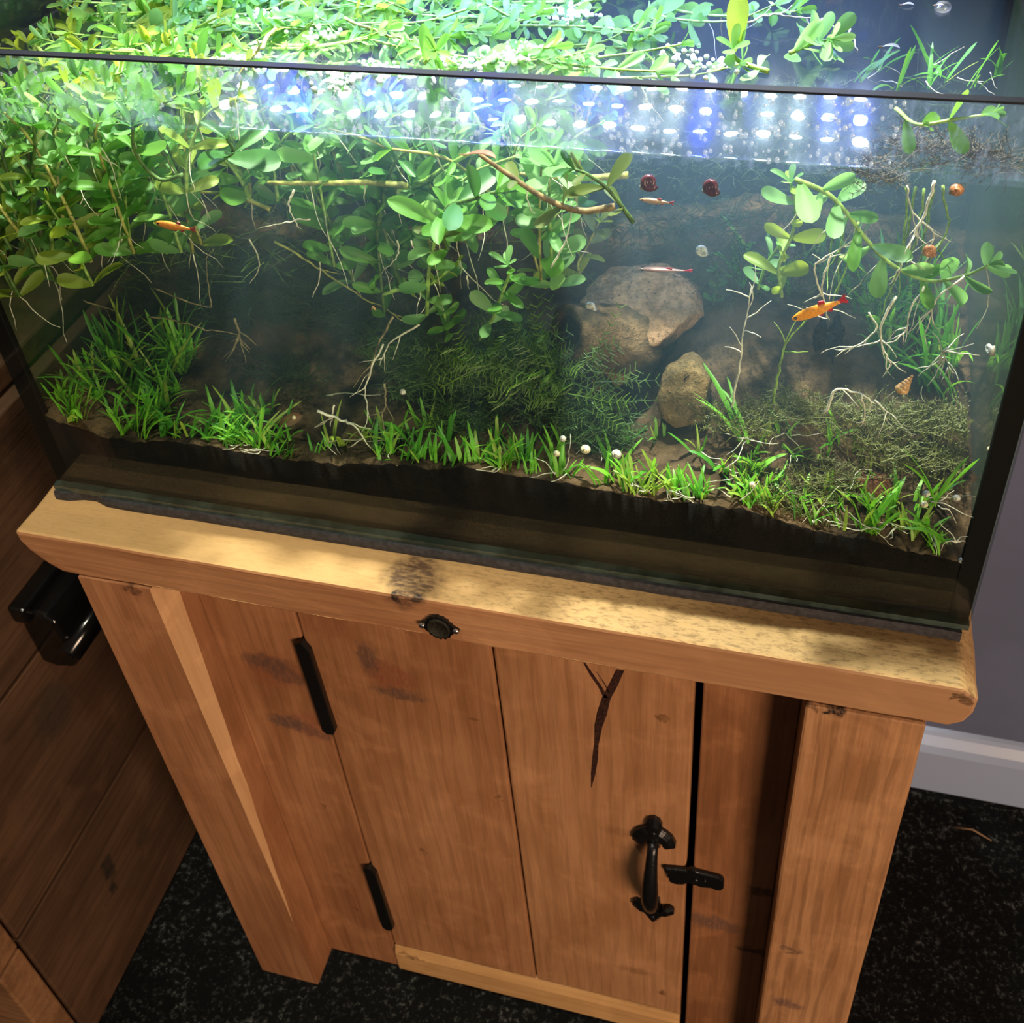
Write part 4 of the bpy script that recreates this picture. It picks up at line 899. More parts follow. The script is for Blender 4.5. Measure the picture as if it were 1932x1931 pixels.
for i, (b, L, az, lb) in enumerate([
    ([(0.1663, 0.012, 0.0455)][0], 0.036, 2.8, 'taller grass with broad tips left of the bare soil'), ([(0.1548, 0.014, 0.0486)][0], 0.042, 3.2, 'tallest grass plant leaning left, left of the bare soil'),
    ([(0.3255, 0.012, 0.0644)][0], 0.030, 0.4, 'thick bright grass plant at the edge of the moss'), ([(0.363, 0.012, 0.0646)][0], 0.030, 1.8, 'upright grass with one long blade near centre front'),
    ([(0.4658, 0.04, 0.0838)][0], 0.050, 2.2, 'long stemmed grass with white roots left of the mound'), ([(0.5386, 0.01, 0.0554)][0], 0.032, 0.9, 'grass with a long upright blade by the bark chunk'),
    ([(0.5685, 0.012, 0.0801)][0], 0.038, 0.3, 'grass sending one long blade toward the right seal'), ([(0.5802, 0.009, 0.0567)][0], 0.026, 0.2, 'rooty grass lying at the far right front corner')]):
    grass(b, 5, L, 'bright', lb, None, 900+i, 0.7, az, 0.003, 4)

for i, p in enumerate([(0.5102, 0.1715, 0.25), (0.5218, 0.1877, 0.25), (0.5317, 0.1632, 0.25), (0.5446, 0.1682, 0.25), (0.5577, 0.1769, 0.25), (0.5714, 0.1713, 0.25), (0.5498, 0.1946, 0.25), (0.5823, 0.187, 0.25)]):
    grass(p, 4, 0.026, ['deep', 'deep', 'bright'][i % 3], 'drifting grass plant, '+ORD[i]+' from the left under the surface at back right', 'drifting grass at back right', 950+i, 0.75, None, 0.004, 1)
# ---------------------------------------------------------------- mosses
def moss(name, blobs, n, L, rad, mat, label, seed, seg=4, fuzz=0.35, branch=0.4):
    rnd = random.Random(seed); g = G()
    for i in range(n):
        c, r = rnd.choice(blobs); d = V((rnd.gauss(0, 1), rnd.gauss(0, 1), rnd.gauss(0, 1))).normalized() * rnd.random()**0.5
        p = V(c) + V((d.x*r[0], d.y*r[1], d.z*r[2])); p = inside(p)
        p.z = max(p.z, soil_h(p.x, p.y)+0.001)
        dr = V((rnd.uniform(-1, 1), rnd.uniform(-.5, .5), rnd.uniform(-.35, .55)))
        pts = wiggle(p, dr, L*rnd.uniform(0.5, 1.5), seg, fuzz, rnd)
        pts = [inside(q) for q in pts]
        g.tube(pts, [rad*(1-0.16*k) for k in range(len(pts))], 3, False)
        if rnd.random() < branch:
            for k in range(1, len(pts)):
                for sg in (1, -1):
                    dd = (pts[k]-pts[k-1]).normalized(); sd = dd.orthogonal()*sg
                    g.tube([pts[k], pts[k]+(dd+sd*1.1).normalized()*L*0.16], [rad*0.8, rad*0.4], 3, False)
    o = g.obj(name, mat); rebase(o, blobs[0][0]); return tag(o, label, 'moss', kind='stuff')
mo_g = leafy('moss_green', (0.055, 0.13, 0.022), (0.09, 0.19, 0.03), 0.6, 0.2)
mo_o = leafy('moss_olive', (0.13, 0.15, 0.030), (0.19, 0.20, 0.045), 0.6, 0.2)
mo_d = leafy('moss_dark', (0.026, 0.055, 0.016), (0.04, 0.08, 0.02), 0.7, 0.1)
mo_b = leafy('moss_brown', (0.075, 0.055, 0.026), (0.11, 0.08, 0.035), 0.7, 0.1)
cc = [(0.2626, 0.06, 0.0819), (0.2992, 0.06, 0.0957), (0.333, 0.06, 0.0921), (0.2937, 0.045, 0.0641), (0.2445, 0.075, 0.0936), (0.3516, 0.05, 0.0819), (0.3169, 0.075, 0.1115), (0.3756, 0.045, 0.0772)]
moss('moss_bank', [(c, (0.028, 0.018, 0.017)) for c in cc], 2600, 0.012, 0.00034, mo_g, 'dark green feathery moss bank in the middle', 1)
cc = [(0.3203, 0.05, 0.1108), (0.3453, 0.055, 0.1103), (0.3622, 0.05, 0.0962), (0.3009, 0.06, 0.1126)]
moss('moss_sprays', [(c, (0.03, 0.012, 0.008)) for c in cc], 130, 0.034, 0.00055, leafy('moss_bright', (0.14, 0.27, 0.04), (0.22, 0.36, 0.06)), 'long pale green moss sprays across the moss bank', 2, 7, 0.12, 0.9)
cc = [(0.463, 0.05, 0.0909), (0.4922, 0.06, 0.095), (0.5284, 0.065, 0.0882), (0.5578, 0.07, 0.0885), (0.581, 0.07, 0.0881), (0.547, 0.05, 0.0801), (0.5771, 0.055, 0.0724), (0.5136, 0.035, 0.0676), (0.4913, 0.02, 0.0613)]
moss('olive_moss', [(c, (0.026, 0.016, 0.007)) for c in cc], 2000, 0.011, 0.00030, mo_o, 'olive moss carpet over the right-hand soil', 3)
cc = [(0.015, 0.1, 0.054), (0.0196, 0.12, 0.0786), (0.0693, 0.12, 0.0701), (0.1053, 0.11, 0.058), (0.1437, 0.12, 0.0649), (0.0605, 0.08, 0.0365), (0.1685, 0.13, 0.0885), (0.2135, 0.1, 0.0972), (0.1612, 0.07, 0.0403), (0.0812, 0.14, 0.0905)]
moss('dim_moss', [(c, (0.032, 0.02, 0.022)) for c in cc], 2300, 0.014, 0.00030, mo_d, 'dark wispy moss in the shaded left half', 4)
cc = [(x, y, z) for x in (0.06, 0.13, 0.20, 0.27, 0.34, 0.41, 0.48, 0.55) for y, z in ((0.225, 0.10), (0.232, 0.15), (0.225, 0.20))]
moss('darkening_moss', [(c, (0.045, 0.016, 0.032)) for c in cc], 3200, 0.016, 0.00032, mo_d, 'dark curtain of moss and threads added to darken the back', 9, 5)  # added strands that darken the bright soil along the back
cc = [(0.0262, 0.098, 0.0713), (0.0156, 0.085, 0.041), (0.0569, 0.095, 0.0535), (0.1679, 0.055, 0.0399), (0.1244, 0.08, 0.0409)]
moss('brown_moss', [(c, (0.018, 0.010, 0.014)) for c in cc], 900, 0.008, 0.00030, mo_b, 'brown algae threads over the left stones', 5, 4, 0.5)
cc = [(0.4441, 0.15, 0.1425), (0.4079, 0.17, 0.1427), (0.4688, 0.14, 0.1278), (0.3817, 0.16, 0.1383), (0.503, 0.13, 0.1421), (0.5283, 0.12, 0.1363), (0.4282, 0.15, 0.1208)]
moss('thread_algae', [(c, (0.035, 0.02, 0.022)) for c in cc], 420, 0.028, 0.00036, mo_d, 'thin dark threads hanging behind the tan slab', 6, 7, 0.25, 0.2)
cc = [(0.0747, 0.06, 0.1513), (0.0426, 0.05, 0.1625), (0.1193, 0.06, 0.1754), (0.1475, 0.07, 0.1641), (0.1828, 0.08, 0.1652), (0.2202, 0.08, 0.1764), (0.2533, 0.08, 0.1682), (0.3281, 0.1, 0.1741)]
moss('hair_roots', [(c, (0.04, 0.03, 0.02)) for c in cc], 230, 0.036, 0.00027, STEM['dark'], 'fine pale hair roots trailing under the floating mat', 7, 8, 0.22, 0.1)

cc = [(0.5335, 0.0719, 0.262), (0.5527, 0.0633, 0.262), (0.569, 0.0602, 0.262), (0.517, 0.0555, 0.255)]
moss('surface_moss', [(c, (0.016, 0.010, 0.006)) for c in cc], 420, 0.012, 0.00030, mo_b, 'brown moss under the surface at the right waterline', 8)
# ---------------------------------------------------------------- separate roots and stalks
def root(path, rad, mat, label, name='root', fork=0, seed=0, group=None, cat='root'):
    rnd = random.Random(seed+3); pts = smooth_path([inside(V(p), 0.003) for p in path], 5); g = G()
    pts = [p + V((rnd.uniform(-1, 1), rnd.uniform(-1, 1), rnd.uniform(-1, 1)))*rad*0.8 for p in pts]
    n = len(pts); g.tube(pts, [rad*(1-0.6*i/(n-1)) for i in range(n)], 5)
    for k in range(fork):
        i = rnd.randrange(n//3, n-1); d = (pts[i]-pts[i-1]).normalized()
        w_ = wiggle(pts[i], d+V((rnd.uniform(-1, 1), rnd.uniform(-.4, .4), rnd.uniform(-.8, .5))), rnd.uniform(0.008, 0.020), 5, 0.25, rnd)
        w_ = [inside(q) for q in w_]
        g.tube(w_, [rad*0.62*(1-j/8) for j in range(len(w_))], 4)
    o = g.obj(name, mat, None, True); rebase(o, pts[0]); return tag(o, label, cat, group)
root([(0.5436, 0.04, 0.2598), (0.5417, 0.042, 0.2414), (0.5365, 0.044, 0.2187), (0.5346, 0.05, 0.1956)], 0.0008, ROOTW, 'white branching root hanging from the right waterline', fork=9, seed=1)
root([(0.5323, 0.05, 0.25), (0.5371, 0.05, 0.2363), (0.5481, 0.05, 0.2252), (0.5471, 0.05, 0.2065)], 0.0006, ROOTW, 'kinked white root crossing the right root tangle', fork=8, seed=2)
root([(0.5354, 0.045, 0.1893), (0.5302, 0.045, 0.1684), (0.5353, 0.043, 0.1531), (0.5388, 0.042, 0.1472)], 0.0008, ROOTW, 'forked white root under the leafy runner', fork=7, seed=3)
root([(0.5242, 0.05, 0.1744), (0.5294, 0.05, 0.1646), (0.5213, 0.05, 0.153), (0.5133, 0.05, 0.1502)], 0.0006, ROOTW, 'white root with fine side roots over the mound', fork=6, seed=4)
root([(0.5483, 0.045, 0.1972), (0.5439, 0.045, 0.1836), (0.5432, 0.045, 0.17), (0.5389, 0.045, 0.1626)], 0.0006, ROOTW, 'thin white root left of the right-hand grass', fork=6, seed=5)
root([(0.5649, 0.04, 0.2087), (0.5548, 0.04, 0.1949), (0.553, 0.04, 0.1816), (0.5512, 0.04, 0.1679)], 0.0006, ROOTW, 'thin white root dropping from the runner tip', fork=5, seed=6)
root([(0.502, 0.05, 0.2083), (0.4986, 0.05, 0.1883), (0.5036, 0.06, 0.1612), (0.4919, 0.06, 0.1669)], 0.0006, ROOTW, 'white root above the orange fish', fork=6, seed=7)
root([(0.4993, 0.05, 0.1817), (0.4948, 0.05, 0.2011), (0.509, 0.05, 0.2154), (0.5143, 0.05, 0.2252)], 0.0006, ROOTW, 'pale wandering root left of the runner', fork=5, seed=8)
stalk = [[(0.5337, 0.06, 0.2445), (0.536, 0.06, 0.2211), (0.5354, 0.062, 0.1909), (0.5312, 0.065, 0.1609)], [(0.5388, 0.07, 0.2387), (0.5386, 0.07, 0.2184), (0.5379, 0.07, 0.1925), (0.5393, 0.07, 0.1723)], [(0.5413, 0.055, 0.2473), (0.5417, 0.055, 0.2277), (0.5398, 0.058, 0.2005)],
         [(0.5462, 0.065, 0.2415), (0.5465, 0.065, 0.219), (0.5462, 0.066, 0.1894)], [(0.5488, 0.05, 0.2518), (0.5523, 0.05, 0.2376), (0.5549, 0.05, 0.2289), (0.5484, 0.05, 0.2067)], [(0.5024, 0.07, 0.2247), (0.5022, 0.07, 0.2055), (0.5013, 0.07, 0.1819)], [(0.5081, 0.075, 0.2191), (0.5065, 0.075, 0.1961), (0.5083, 0.075, 0.1653)], [(0.5138, 0.07, 0.2162), (0.512, 0.07, 0.1965), (0.5057, 0.07, 0.165)]]
for k, p in enumerate(stalk): root(p, 0.0008, STEM['green'], 'thin green stalk hanging among the right-hand roots', 'stalk', 1, 40+k, 'stalks hanging at right', 'plant')
root([(0.4801, 0.045, 0.11), (0.4814, 0.045, 0.1332), (0.4853, 0.045, 0.1557), (0.4971, 0.045, 0.1781)], 0.0008, STEM['green'], 'leafless green runner stalk left of the orange fish', 'stalk', 5, 9, None, 'plant')
root([(0.4565, 0.05, 0.0981), (0.4596, 0.05, 0.1261), (0.4599, 0.05, 0.1487), (0.4635, 0.05, 0.1845)], 0.0007, ROOTW, 'pale stalk standing left of the soil mound', 'stalk', 7, 10, None, 'plant')
root([(0.5076, 0.035, 0.115), (0.5128, 0.035, 0.1328), (0.5253, 0.035, 0.1309), (0.5327, 0.035, 0.1264)], 0.0009, ROOTW, 'white arching runner over the mound front', fork=2, seed=11)
root([(0.5253, 0.034, 0.1317), (0.5284, 0.032, 0.117), (0.5247, 0.032, 0.1126)], 0.0007, ROOTW, 'short white root below the arching runner', fork=2, seed=12)
root([(0.5324, 0.034, 0.1291), (0.5445, 0.032, 0.1196)], 0.0006, ROOTW, 'thin white root right of the arching runner', fork=3, seed=13)
root([(0.563, 0.05, 0.1442), (0.5642, 0.05, 0.1533), (0.5687, 0.05, 0.1414)], 0.0008, ROOTW, 'upturned root ball by the right pane', fork=14, seed=14)
root([(0.207, 0.02, 0.0828), (0.2203, 0.02, 0.0779), (0.2307, 0.018, 0.076), (0.2414, 0.014, 0.0633)], 0.0010, ROOTW, 'straight white stalk lying above the bare soil', fork=2, seed=15)
root([(0.2165, 0.024, 0.0856), (0.2153, 0.022, 0.0784), (0.2125, 0.02, 0.0705)], 0.0007, ROOTW, 'short white root crossing the straight white stalk', fork=2, seed=16)
root([(0.2437, 0.05, 0.1169), (0.2377, 0.04, 0.1031), (0.2339, 0.035, 0.0897), (0.237, 0.028, 0.0744)], 0.0007, ROOTW, 'beaded pale root left of the moss bank', fork=4, seed=17)
root([(0.2494, 0.032, 0.1008), (0.2488, 0.03, 0.0875), (0.2467, 0.026, 0.0777), (0.2511, 0.02, 0.0617)], 0.0007, ROOTB, 'tan root hanging beside the beaded pale root', fork=3, seed=18)
root([(0.191, 0.06, 0.0602), (0.2116, 0.055, 0.0688), (0.226, 0.05, 0.0725)], 0.0005, ROOTW, 'fine level white root left of the moss', fork=2, seed=19)
root([(0.2507, 0.055, 0.1343), (0.2402, 0.052, 0.1149), (0.2331, 0.05, 0.0987), (0.2312, 0.048, 0.0907)], 0.0008, ROOTB, 'brown bent root rising over the dark middle', fork=1, seed=20)
root([(0.2687, 0.052, 0.1339), (0.2493, 0.048, 0.1191), (0.2411, 0.045, 0.1038)], 0.0007, ROOTW, 'white forked root below the bright rosette', fork=3, seed=21)
root([(0.0764, 0.07, 0.1262), (0.1161, 0.065, 0.1193), (0.1216, 0.065, 0.1325), (0.13, 0.06, 0.1609), (0.1377, 0.06, 0.1695)], 0.0006, ROOTB, 'long hanging root with a hook at left', fork=0, seed=22)
root([(0.0609, 0.075, 0.0982), (0.0849, 0.07, 0.1012), (0.1111, 0.065, 0.1006), (0.1305, 0.065, 0.1004)], 0.0007, ROOTB, 'long level root across the dark left middle', fork=1, seed=23)
root([(0.005, 0.08, 0.1016), (0.0245, 0.08, 0.097), (0.0341, 0.08, 0.0946)], 0.0006, ROOTB, 'short level root at left above the stone', fork=2, seed=24)
root([(0.1285, 0.075, 0.105), (0.126, 0.075, 0.087), (0.1088, 0.075, 0.0665)], 0.0010, ROOTB, 'star shaped brown twig in the dark left middle', 'twig', 9, 25, None, 'twig')
root([(0.2065, 0.05, 0.2215), (0.2017, 0.05, 0.2142), (0.2014, 0.05, 0.2055), (0.2046, 0.05, 0.1969)], 0.0008, ROOTW, 'thick white root dropping from the level stem', fork=0, seed=26)
root([(0.2156, 0.045, 0.2072), (0.1999, 0.045, 0.203), (0.1769, 0.05, 0.1936)], 0.0006, ROOTW, 'straight silvery root above the dark middle', fork=0, seed=27)
root([(0.1747, 0.07, 0.1726), (0.1903, 0.07, 0.1625), (0.2056, 0.07, 0.1504), (0.2309, 0.07, 0.1333), (0.2515, 0.068, 0.125)], 0.0009, STEM['olive'], 'long slanting stalk down to the moss bank', 'stalk', 3, 28, None, 'plant')
root([(0.1084, 0.03, 0.2109), (0.1022, 0.03, 0.196), (0.0955, 0.028, 0.1893), (0.0879, 0.026, 0.1861)], 0.0008, ROOTW, 'curved white root below the upper left leaves', fork=0, seed=29)
root([(0.0718, 0.03, 0.2167), (0.0714, 0.03, 0.2106), (0.0764, 0.03, 0.2096), (0.0822, 0.03, 0.214)], 0.0006, ROOTW, 'looped pale root at upper left', fork=0, seed=30)
for k, p in enumerate([[(0.3593, 0.03, 0.1986), (0.3656, 0.03, 0.2108), (0.3699, 0.032, 0.2229), (0.3709, 0.034, 0.2375)], [(0.3494, 0.04, 0.2433), (0.3462, 0.04, 0.2368), (0.3471, 0.04, 0.2289), (0.3497, 0.04, 0.2243)], [(0.3258, 0.04, 0.2335), (0.3248, 0.04, 0.2254), (0.3266, 0.04, 0.2191)], [(0.2022, 0.07, 0.1695), (0.1998, 0.07, 0.1498), (0.1915, 0.07, 0.1328)],
                       [(0.2599, 0.06, 0.1869), (0.2592, 0.06, 0.1777), (0.2524, 0.06, 0.1696), (0.2455, 0.06, 0.1621)], [(0.2681, 0.06, 0.1877), (0.2695, 0.06, 0.1806), (0.2679, 0.06, 0.1742)], [(0.1635, 0.06, 0.1796), (0.1661, 0.06, 0.1607), (0.1553, 0.06, 0.1458)], [(0.3016, 0.055, 0.1707), (0.3023, 0.055, 0.1615)]]):
    root(p, 0.0006, ROOTW, 'thin white root hanging from the mat at centre', fork=0, seed=60+k, group='roots hanging at centre')
root([(0.4435, 0.1622, 0.284), (0.456, 0.1664, 0.288), (0.4705, 0.1672, 0.287), (0.4848, 0.1679, 0.286)], 0.0007, ROOTW, 'white root lying on the water at back right', fork=3, seed=31)
root([(0.4848, 0.1679, 0.286), (0.4924, 0.1613, 0.284), (0.4997, 0.1549, 0.282)], 0.0006, ROOTW, 'thin white root trailing right from the floating rosette', fork=0, seed=32)
root([(0.4993, 0.1594, 0.285), (0.5025, 0.1474, 0.283), (0.5051, 0.1366, 0.281)], 0.0007, ROOTW, 'short pale twig floating right of the rosette', 'twig', 0, 33, None, 'twig')
root([(0.17, 0.1325, 0.284), (0.176, 0.1061, 0.285), (0.1759, 0.0854, 0.284), (0.1773, 0.0769, 0.283)], 0.0016, STEM['olive'], 'thick knotted stem lying on the mat at upper left', 'stalk', 4, 34, None, 'plant')
root([(0.2077, 0.1487, 0.284), (0.2389, 0.1291, 0.284), (0.2647, 0.1199, 0.283)], 0.0012, STEM['olive'], 'long stem slanting over the floating mat', 'stalk', 1, 35, None, 'plant')

# ---------------------------------------------------------------- dead leaves
def fallen(p, d, n, L, mat, label, kind=0):
    e_ = empty('fallen_leaf', V(p), label, 'leaf'); m_ = leaf_mesh('leaf_blade', mat, 0.5, 0.25, 0.35)
    inst('leaf_blade', m_, e_, frame(V(p), d, n, L))
    G().tube([V(p), V(p)-V(d).normalized()*L*0.25], [0.0006, 0.0003], 5).obj('leaf_stalk', STEM['brown'], e_); return e_
deadm = leafy('dead_leaf', (0.14, 0.075, 0.035), (0.2, 0.11, 0.05), 0.7, 0.2)
fallen([(0.1681, 0.03, 0.0549)][0], (1, 0.2, 0.5), (0, -0.8, 0.6), 0.020, deadm, 'brown dead leaf lying on the bare soil left of centre')
fallen([(0.3314, -0.0049, 0.2815)][0], (1, 0.05, 0), (0, 0.1, 1), 0.014, leafy('pink_leaf', (0.30, 0.15, 0.10), (0.36, 0.18, 0.12), 0.5, 0.2), 'pinkish dead leaf floating at the front waterline')
whl = leafy('bleached_leaf', (0.70, 0.72, 0.66), (0.8, 0.8, 0.75), 0.5, 0.3)
fallen([(0.5177, 0.1432, 0.2815)][0], (1, 0.1, 0), (0, 0, 1), 0.009, whl, 'white bleached leaf bit floating right of the rosette')
fallen([(0.5287, 0.206, 0.2815)][0], (1, 0.2, 0), (0, 0, 1), 0.007, whl, 'pale leaf scrap floating at the top right')
fallen([(0.547, 0.2067, 0.2815)][0], (1, 0.3, 0), (0, 0, 1), 0.005, whl, 'curled scrap beside the floating bubble')

# ---------------------------------------------------------------- fish
def fish(head, tail, label, body, fin, deep=0.22, roll_up=(0, -0.15, 1), belly=None, slim=0.13):
    H, Tl = V(head), V(tail); ax = (Tl-H); L = ax.length; ax.normalize()
    up = V(roll_up); up = (up-ax*up.dot(ax)).normalized(); sd = ax.cross(up)
    c = (H+Tl)/2; e_ = empty('fish', c, label, 'fish')
    q = N('fish_skin'); co = q.coord(); n = q.noise(co, 900, 3)
    g = G(); prof = [(0, 0.004, 0), (0.03, 0.30, -0.03), (0.08, 0.56, -0.02), (0.16, 0.80, 0), (0.28, 0.98, 0.0), (0.40, 1.0, 0.0), (0.52, 0.90, 0.01), (0.64, 0.70, 0.03), (0.74, 0.48, 0.05), (0.82, 0.34, 0.05), (0.86, 0.32, 0.05)]
    seg = 14
    for t, r, o_ in prof:
        for j in range(seg):
            a = 2*math.pi*j/seg
            g.v.append(H+ax*L*t + up*(math.sin(a)*r*L*deep*0.5+o_*L*deep) + sd*math.cos(a)*r*L*slim*0.5)
    for i in range(len(prof)-1):
        for j in range(seg): A = i*seg+j; B = i*seg+(j+1) % seg; g.f.append((A, B, B+seg, A+seg))
    g.f.append(tuple(range(seg))); g.f.append(tuple(reversed(range((len(prof)-1)*seg, len(prof)*seg))))
    sk = q.done(q.bsdf(q.mix(q.step(n, 0.4, 0.65), tuple(x*0.75 for x in body), body), 0.35, None, 0.5))
    fix(g.obj('body', sk, e_, True))
    fm = plain('fish_fin', fin, 0.4, 0.4, vary=0.2, vs=600)
    def finm(name, pts):
        P = [H+ax*L*a+up*L*b for a, b in pts]; k = len(P); th = L*0.008
        gg = G(); gg.v = [p+sd*th for p in P]+[p-sd*th for p in P]
        gg.f = [tuple(range(k)), tuple(reversed(range(k, 2*k)))]+[(i, k+i, k+(i+1) % k, (i+1) % k) for i in range(k)]
        return fix(gg.obj(name, fm, e_))
    d = deep*0.5
    finm('tail_fin', [(0.84, d*0.42), (0.90, d*0.60), (0.985, d*1.15), (1.0, d*0.95), (0.965, d*0.35), (0.99, -d*0.35), (0.97, -d*0.60), (0.90, -d*0.20), (0.84, -d*0.16)])
    finm('dorsal_fin', [(0.50, d*0.80), (0.56, d*1.50), (0.63, d*1.35), (0.64, d*0.66)])
    finm('anal_fin', [(0.58, -d*0.72), (0.66, -d*1.15), (0.70, -d*0.85), (0.71, -d*0.35)])
    finm('pelvic_fin', [(0.42, -d*0.90), (0.48, -d*1.30), (0.52, -d*1.05), (0.50, -d*0.82)])
    blk = plain('fish_eye', (0.004, 0.004, 0.004), 0.1, 0.6)
    for s_ in (1, -1): G().ball(H+ax*L*0.085+up*L*deep*0.10+sd*s_*L*slim*0.27, L*0.026, 10, 8).obj('eye', blk, e_, True)
    return e_
fish([(0.4852, 0.03, 0.1797)][0], [(0.5117, 0.032, 0.194)][0], 'bright orange fish with red tail swimming before the soil mound', (0.95, 0.36, 0.03), (0.42, 0.01, 0.02), 0.24)
fish([(0.1391, 0.012, 0.2174)][0], [(0.1619, 0.014, 0.2128)][0], 'orange fish with a dark fin under the left leaves', (0.62, 0.22, 0.03), (0.20, 0.03, 0.02), 0.24)
fish([(0.4048, 0.04, 0.2381)][0], [(0.4225, 0.04, 0.2369)][0], 'pale pinkish fish below the waterline right of centre', (0.42, 0.26, 0.16), (0.30, 0.05, 0.04), 0.18)
fish([(0.3985, 0.07, 0.1757)][0], [(0.4294, 0.07, 0.1771)][0], 'slender translucent fish with a red tail above the tan slab', (0.20, 0.10, 0.09), (0.42, 0.02, 0.05), 0.075)

# ---------------------------------------------------------------- snails and other small things
def snail(p, r, mat, label, face=(0, -1, 0), group=None, foot=True):
    p = V(p); e_ = empty('snail', p, label, 'snail', group); n = V(face).normalized(); u = n.orthogonal().normalized(); v_ = n.cross(u)
    pts = []; rr = []
    for i in range(34):
        t = i/33; a = t*2.3*2*math.pi; R_ = r*(0.06+0.60*t**1.3)
        pts.append(p+(u*math.cos(a)+v_*math.sin(a))*R_+n*r*0.25*(1-t)); rr.append(r*(0.10+0.30*t))
    if r < 0.0035:
        G().ball(p, r*0.95, 12, 8, (1, 0.85, 0.9)).tube([q+n*r*0.55 for q in pts[:26]], [x*0.7 for x in rr[:26]], 6).obj('shell', mat, e_, True)
    else: G().tube(pts, rr, 10).obj('shell', mat, e_, True)
    if foot: G().ball(p+u*r*0.75-n*r*0.1, r*0.42, 8, 6, (1, 0.7, 0.8)).obj('foot', plain('snail_foot', (0.22, 0.17, 0.13), 0.5), e_, True)
    return e_
sh_w = plain('shell_grey', (0.50, 0.48, 0.42), 0.35, 0.5, vary=0.4, vs=500); sh_m = plain('shell_maroon', (0.075, 0.012, 0.018), 0.25, 0.5, vary=0.4, vs=500)
sh_t = plain('shell_tan', (0.50, 0.28, 0.12), 0.35, 0.5, vary=0.35, vs=500); sh_o = plain('shell_orange', (0.40, 0.16, 0.06), 0.35, 0.5, vary=0.3, vs=400)
sh_c = plain('shell_cream', (0.62, 0.56, 0.36), 0.4, 0.5, vary=0.25, vs=500)
snail([(0.588, 0.0584, 0.1525)][0], 0.0040, sh_w, 'grey-white snail crawling on the right pane', (-1, -0.4, 0))
snail([(0.4115, 0.03, 0.2542)][0], 0.0052, sh_m, 'left of two dark maroon snails hanging below the waterline', (0.2, -1, 0.3))
snail([(0.4418, 0.03, 0.254)][0], 0.0052, sh_m, 'right of two dark maroon snails hanging below the waterline', (-0.2, -1, 0.2))
snail([(0.5508, 0.02, 0.2665)][0], 0.0034, sh_o, 'orange snail at the right waterline')
snail([(0.5478, 0.046, 0.2179)][0], 0.0042, sh_o, 'tan orange snail in the right root tangle')
snail([(0.428, 0.13, 0.1529)][0], 0.0048, sh_w, 'pale snail among dark threads above the tan slab')
snail([(0.3667, 0.088, 0.1331)][0], 0.0042, sh_w, 'shiny white snail on the left face of the tan slab')
snail([(0.1879, 0.022, 0.0728)][0], 0.0016, sh_c, 'tiny cream snail above the brown dead leaf')
for k, (c, lb) in enumerate(zip([(0.3606, 0.012, 0.0808), (0.3627, 0.02, 0.0856), (0.3778, 0.013, 0.0862), (0.396, 0.012, 0.0865), (0.4732, 0.014, 0.0744), (0.5643, 0.012, 0.0866), (0.5644, 0.012, 0.0785), (0.5796, 0.012, 0.0863), (0.5902, 0.012, 0.1234), (0.5889, 0.007, 0.0445), (0.4383, 0.01, 0.059), (0.2565, 0.04, 0.0889)],
        ['tiny pale snail in the bright grass, leftmost of three in a row', 'tiny pinkish snail among grass tips right of centre', 'translucent green-white snail, middle of three in the bright grass', 'round cream snail, rightmost of three in the bright grass', 'tiny grey snail left of the right corner grass',
         'upper of two tiny snails stacked near the right seal', 'lower of two tiny snails stacked near the right seal', 'tiny white snail nearest the right seal', 'tiny cream snail on the mossy right pane', 'tiny pink snail at the far right soil edge', 'tiny white snail on the soil edge right of centre', 'tiny snail in the dark middle moss'])):
    snail(c, 0.0022 if k not in (2, 3) else 0.0032, sh_c if k % 2 == 0 else sh_w, lb, (0.1, -1, 0.2))
a, b = [(0.5449, 0.035, 0.1364), (0.5495, 0.037, 0.1463)]
a = V(a); b = V(b); d = b-a
cs = empty('cone_shell', a, 'long pointed tan and cream shell on the mossy soil at right', 'shell')
pts = []; rr = []
for i in range(90):
    t = i/89; an = t*6*2*math.pi; u = d.normalized().orthogonal().normalized(); v_ = d.normalized().cross(u); r_ = 0.0032*(1-t)
    pts.append(a+d*t+(u*math.cos(an)+v_*math.sin(an))*r_*0.45); rr.append(0.0022*(1-t)+0.0004)
G().tube(pts, rr, 8).obj('whorl', sh_t, cs, True)
for k, (c, lb) in enumerate(zip([(0.4395, 0.0068, 0.0525), (0.4366, 0.0066, 0.0491), (0.175, 0.0066, 0.0395), (0.3859, 0.0066, 0.0479), (0.242, 0.05, 0.1435), (0.224, 0.012, 0.05)], ['white sand grain stuck at the front soil edge right of centre', 'smaller white grain beside the one at the soil edge', 'single white speck on the dark soil at left', 'single white speck on the dark soil at centre', 'small tan pellet drifting in the dark middle', 'white root scrap on the bare brown soil'])):
    o = G().ball(c, 0.0016 if k in (0, 4) else 0.0009, 8, 6, (1, 0.7, 1.2)).obj('grain', sh_w if k != 4 else sh_t, None, True); roughen(o, 1, 0.0004, (900, 900, 900), k); rebase(o, c); tag(o, lb, 'grain')
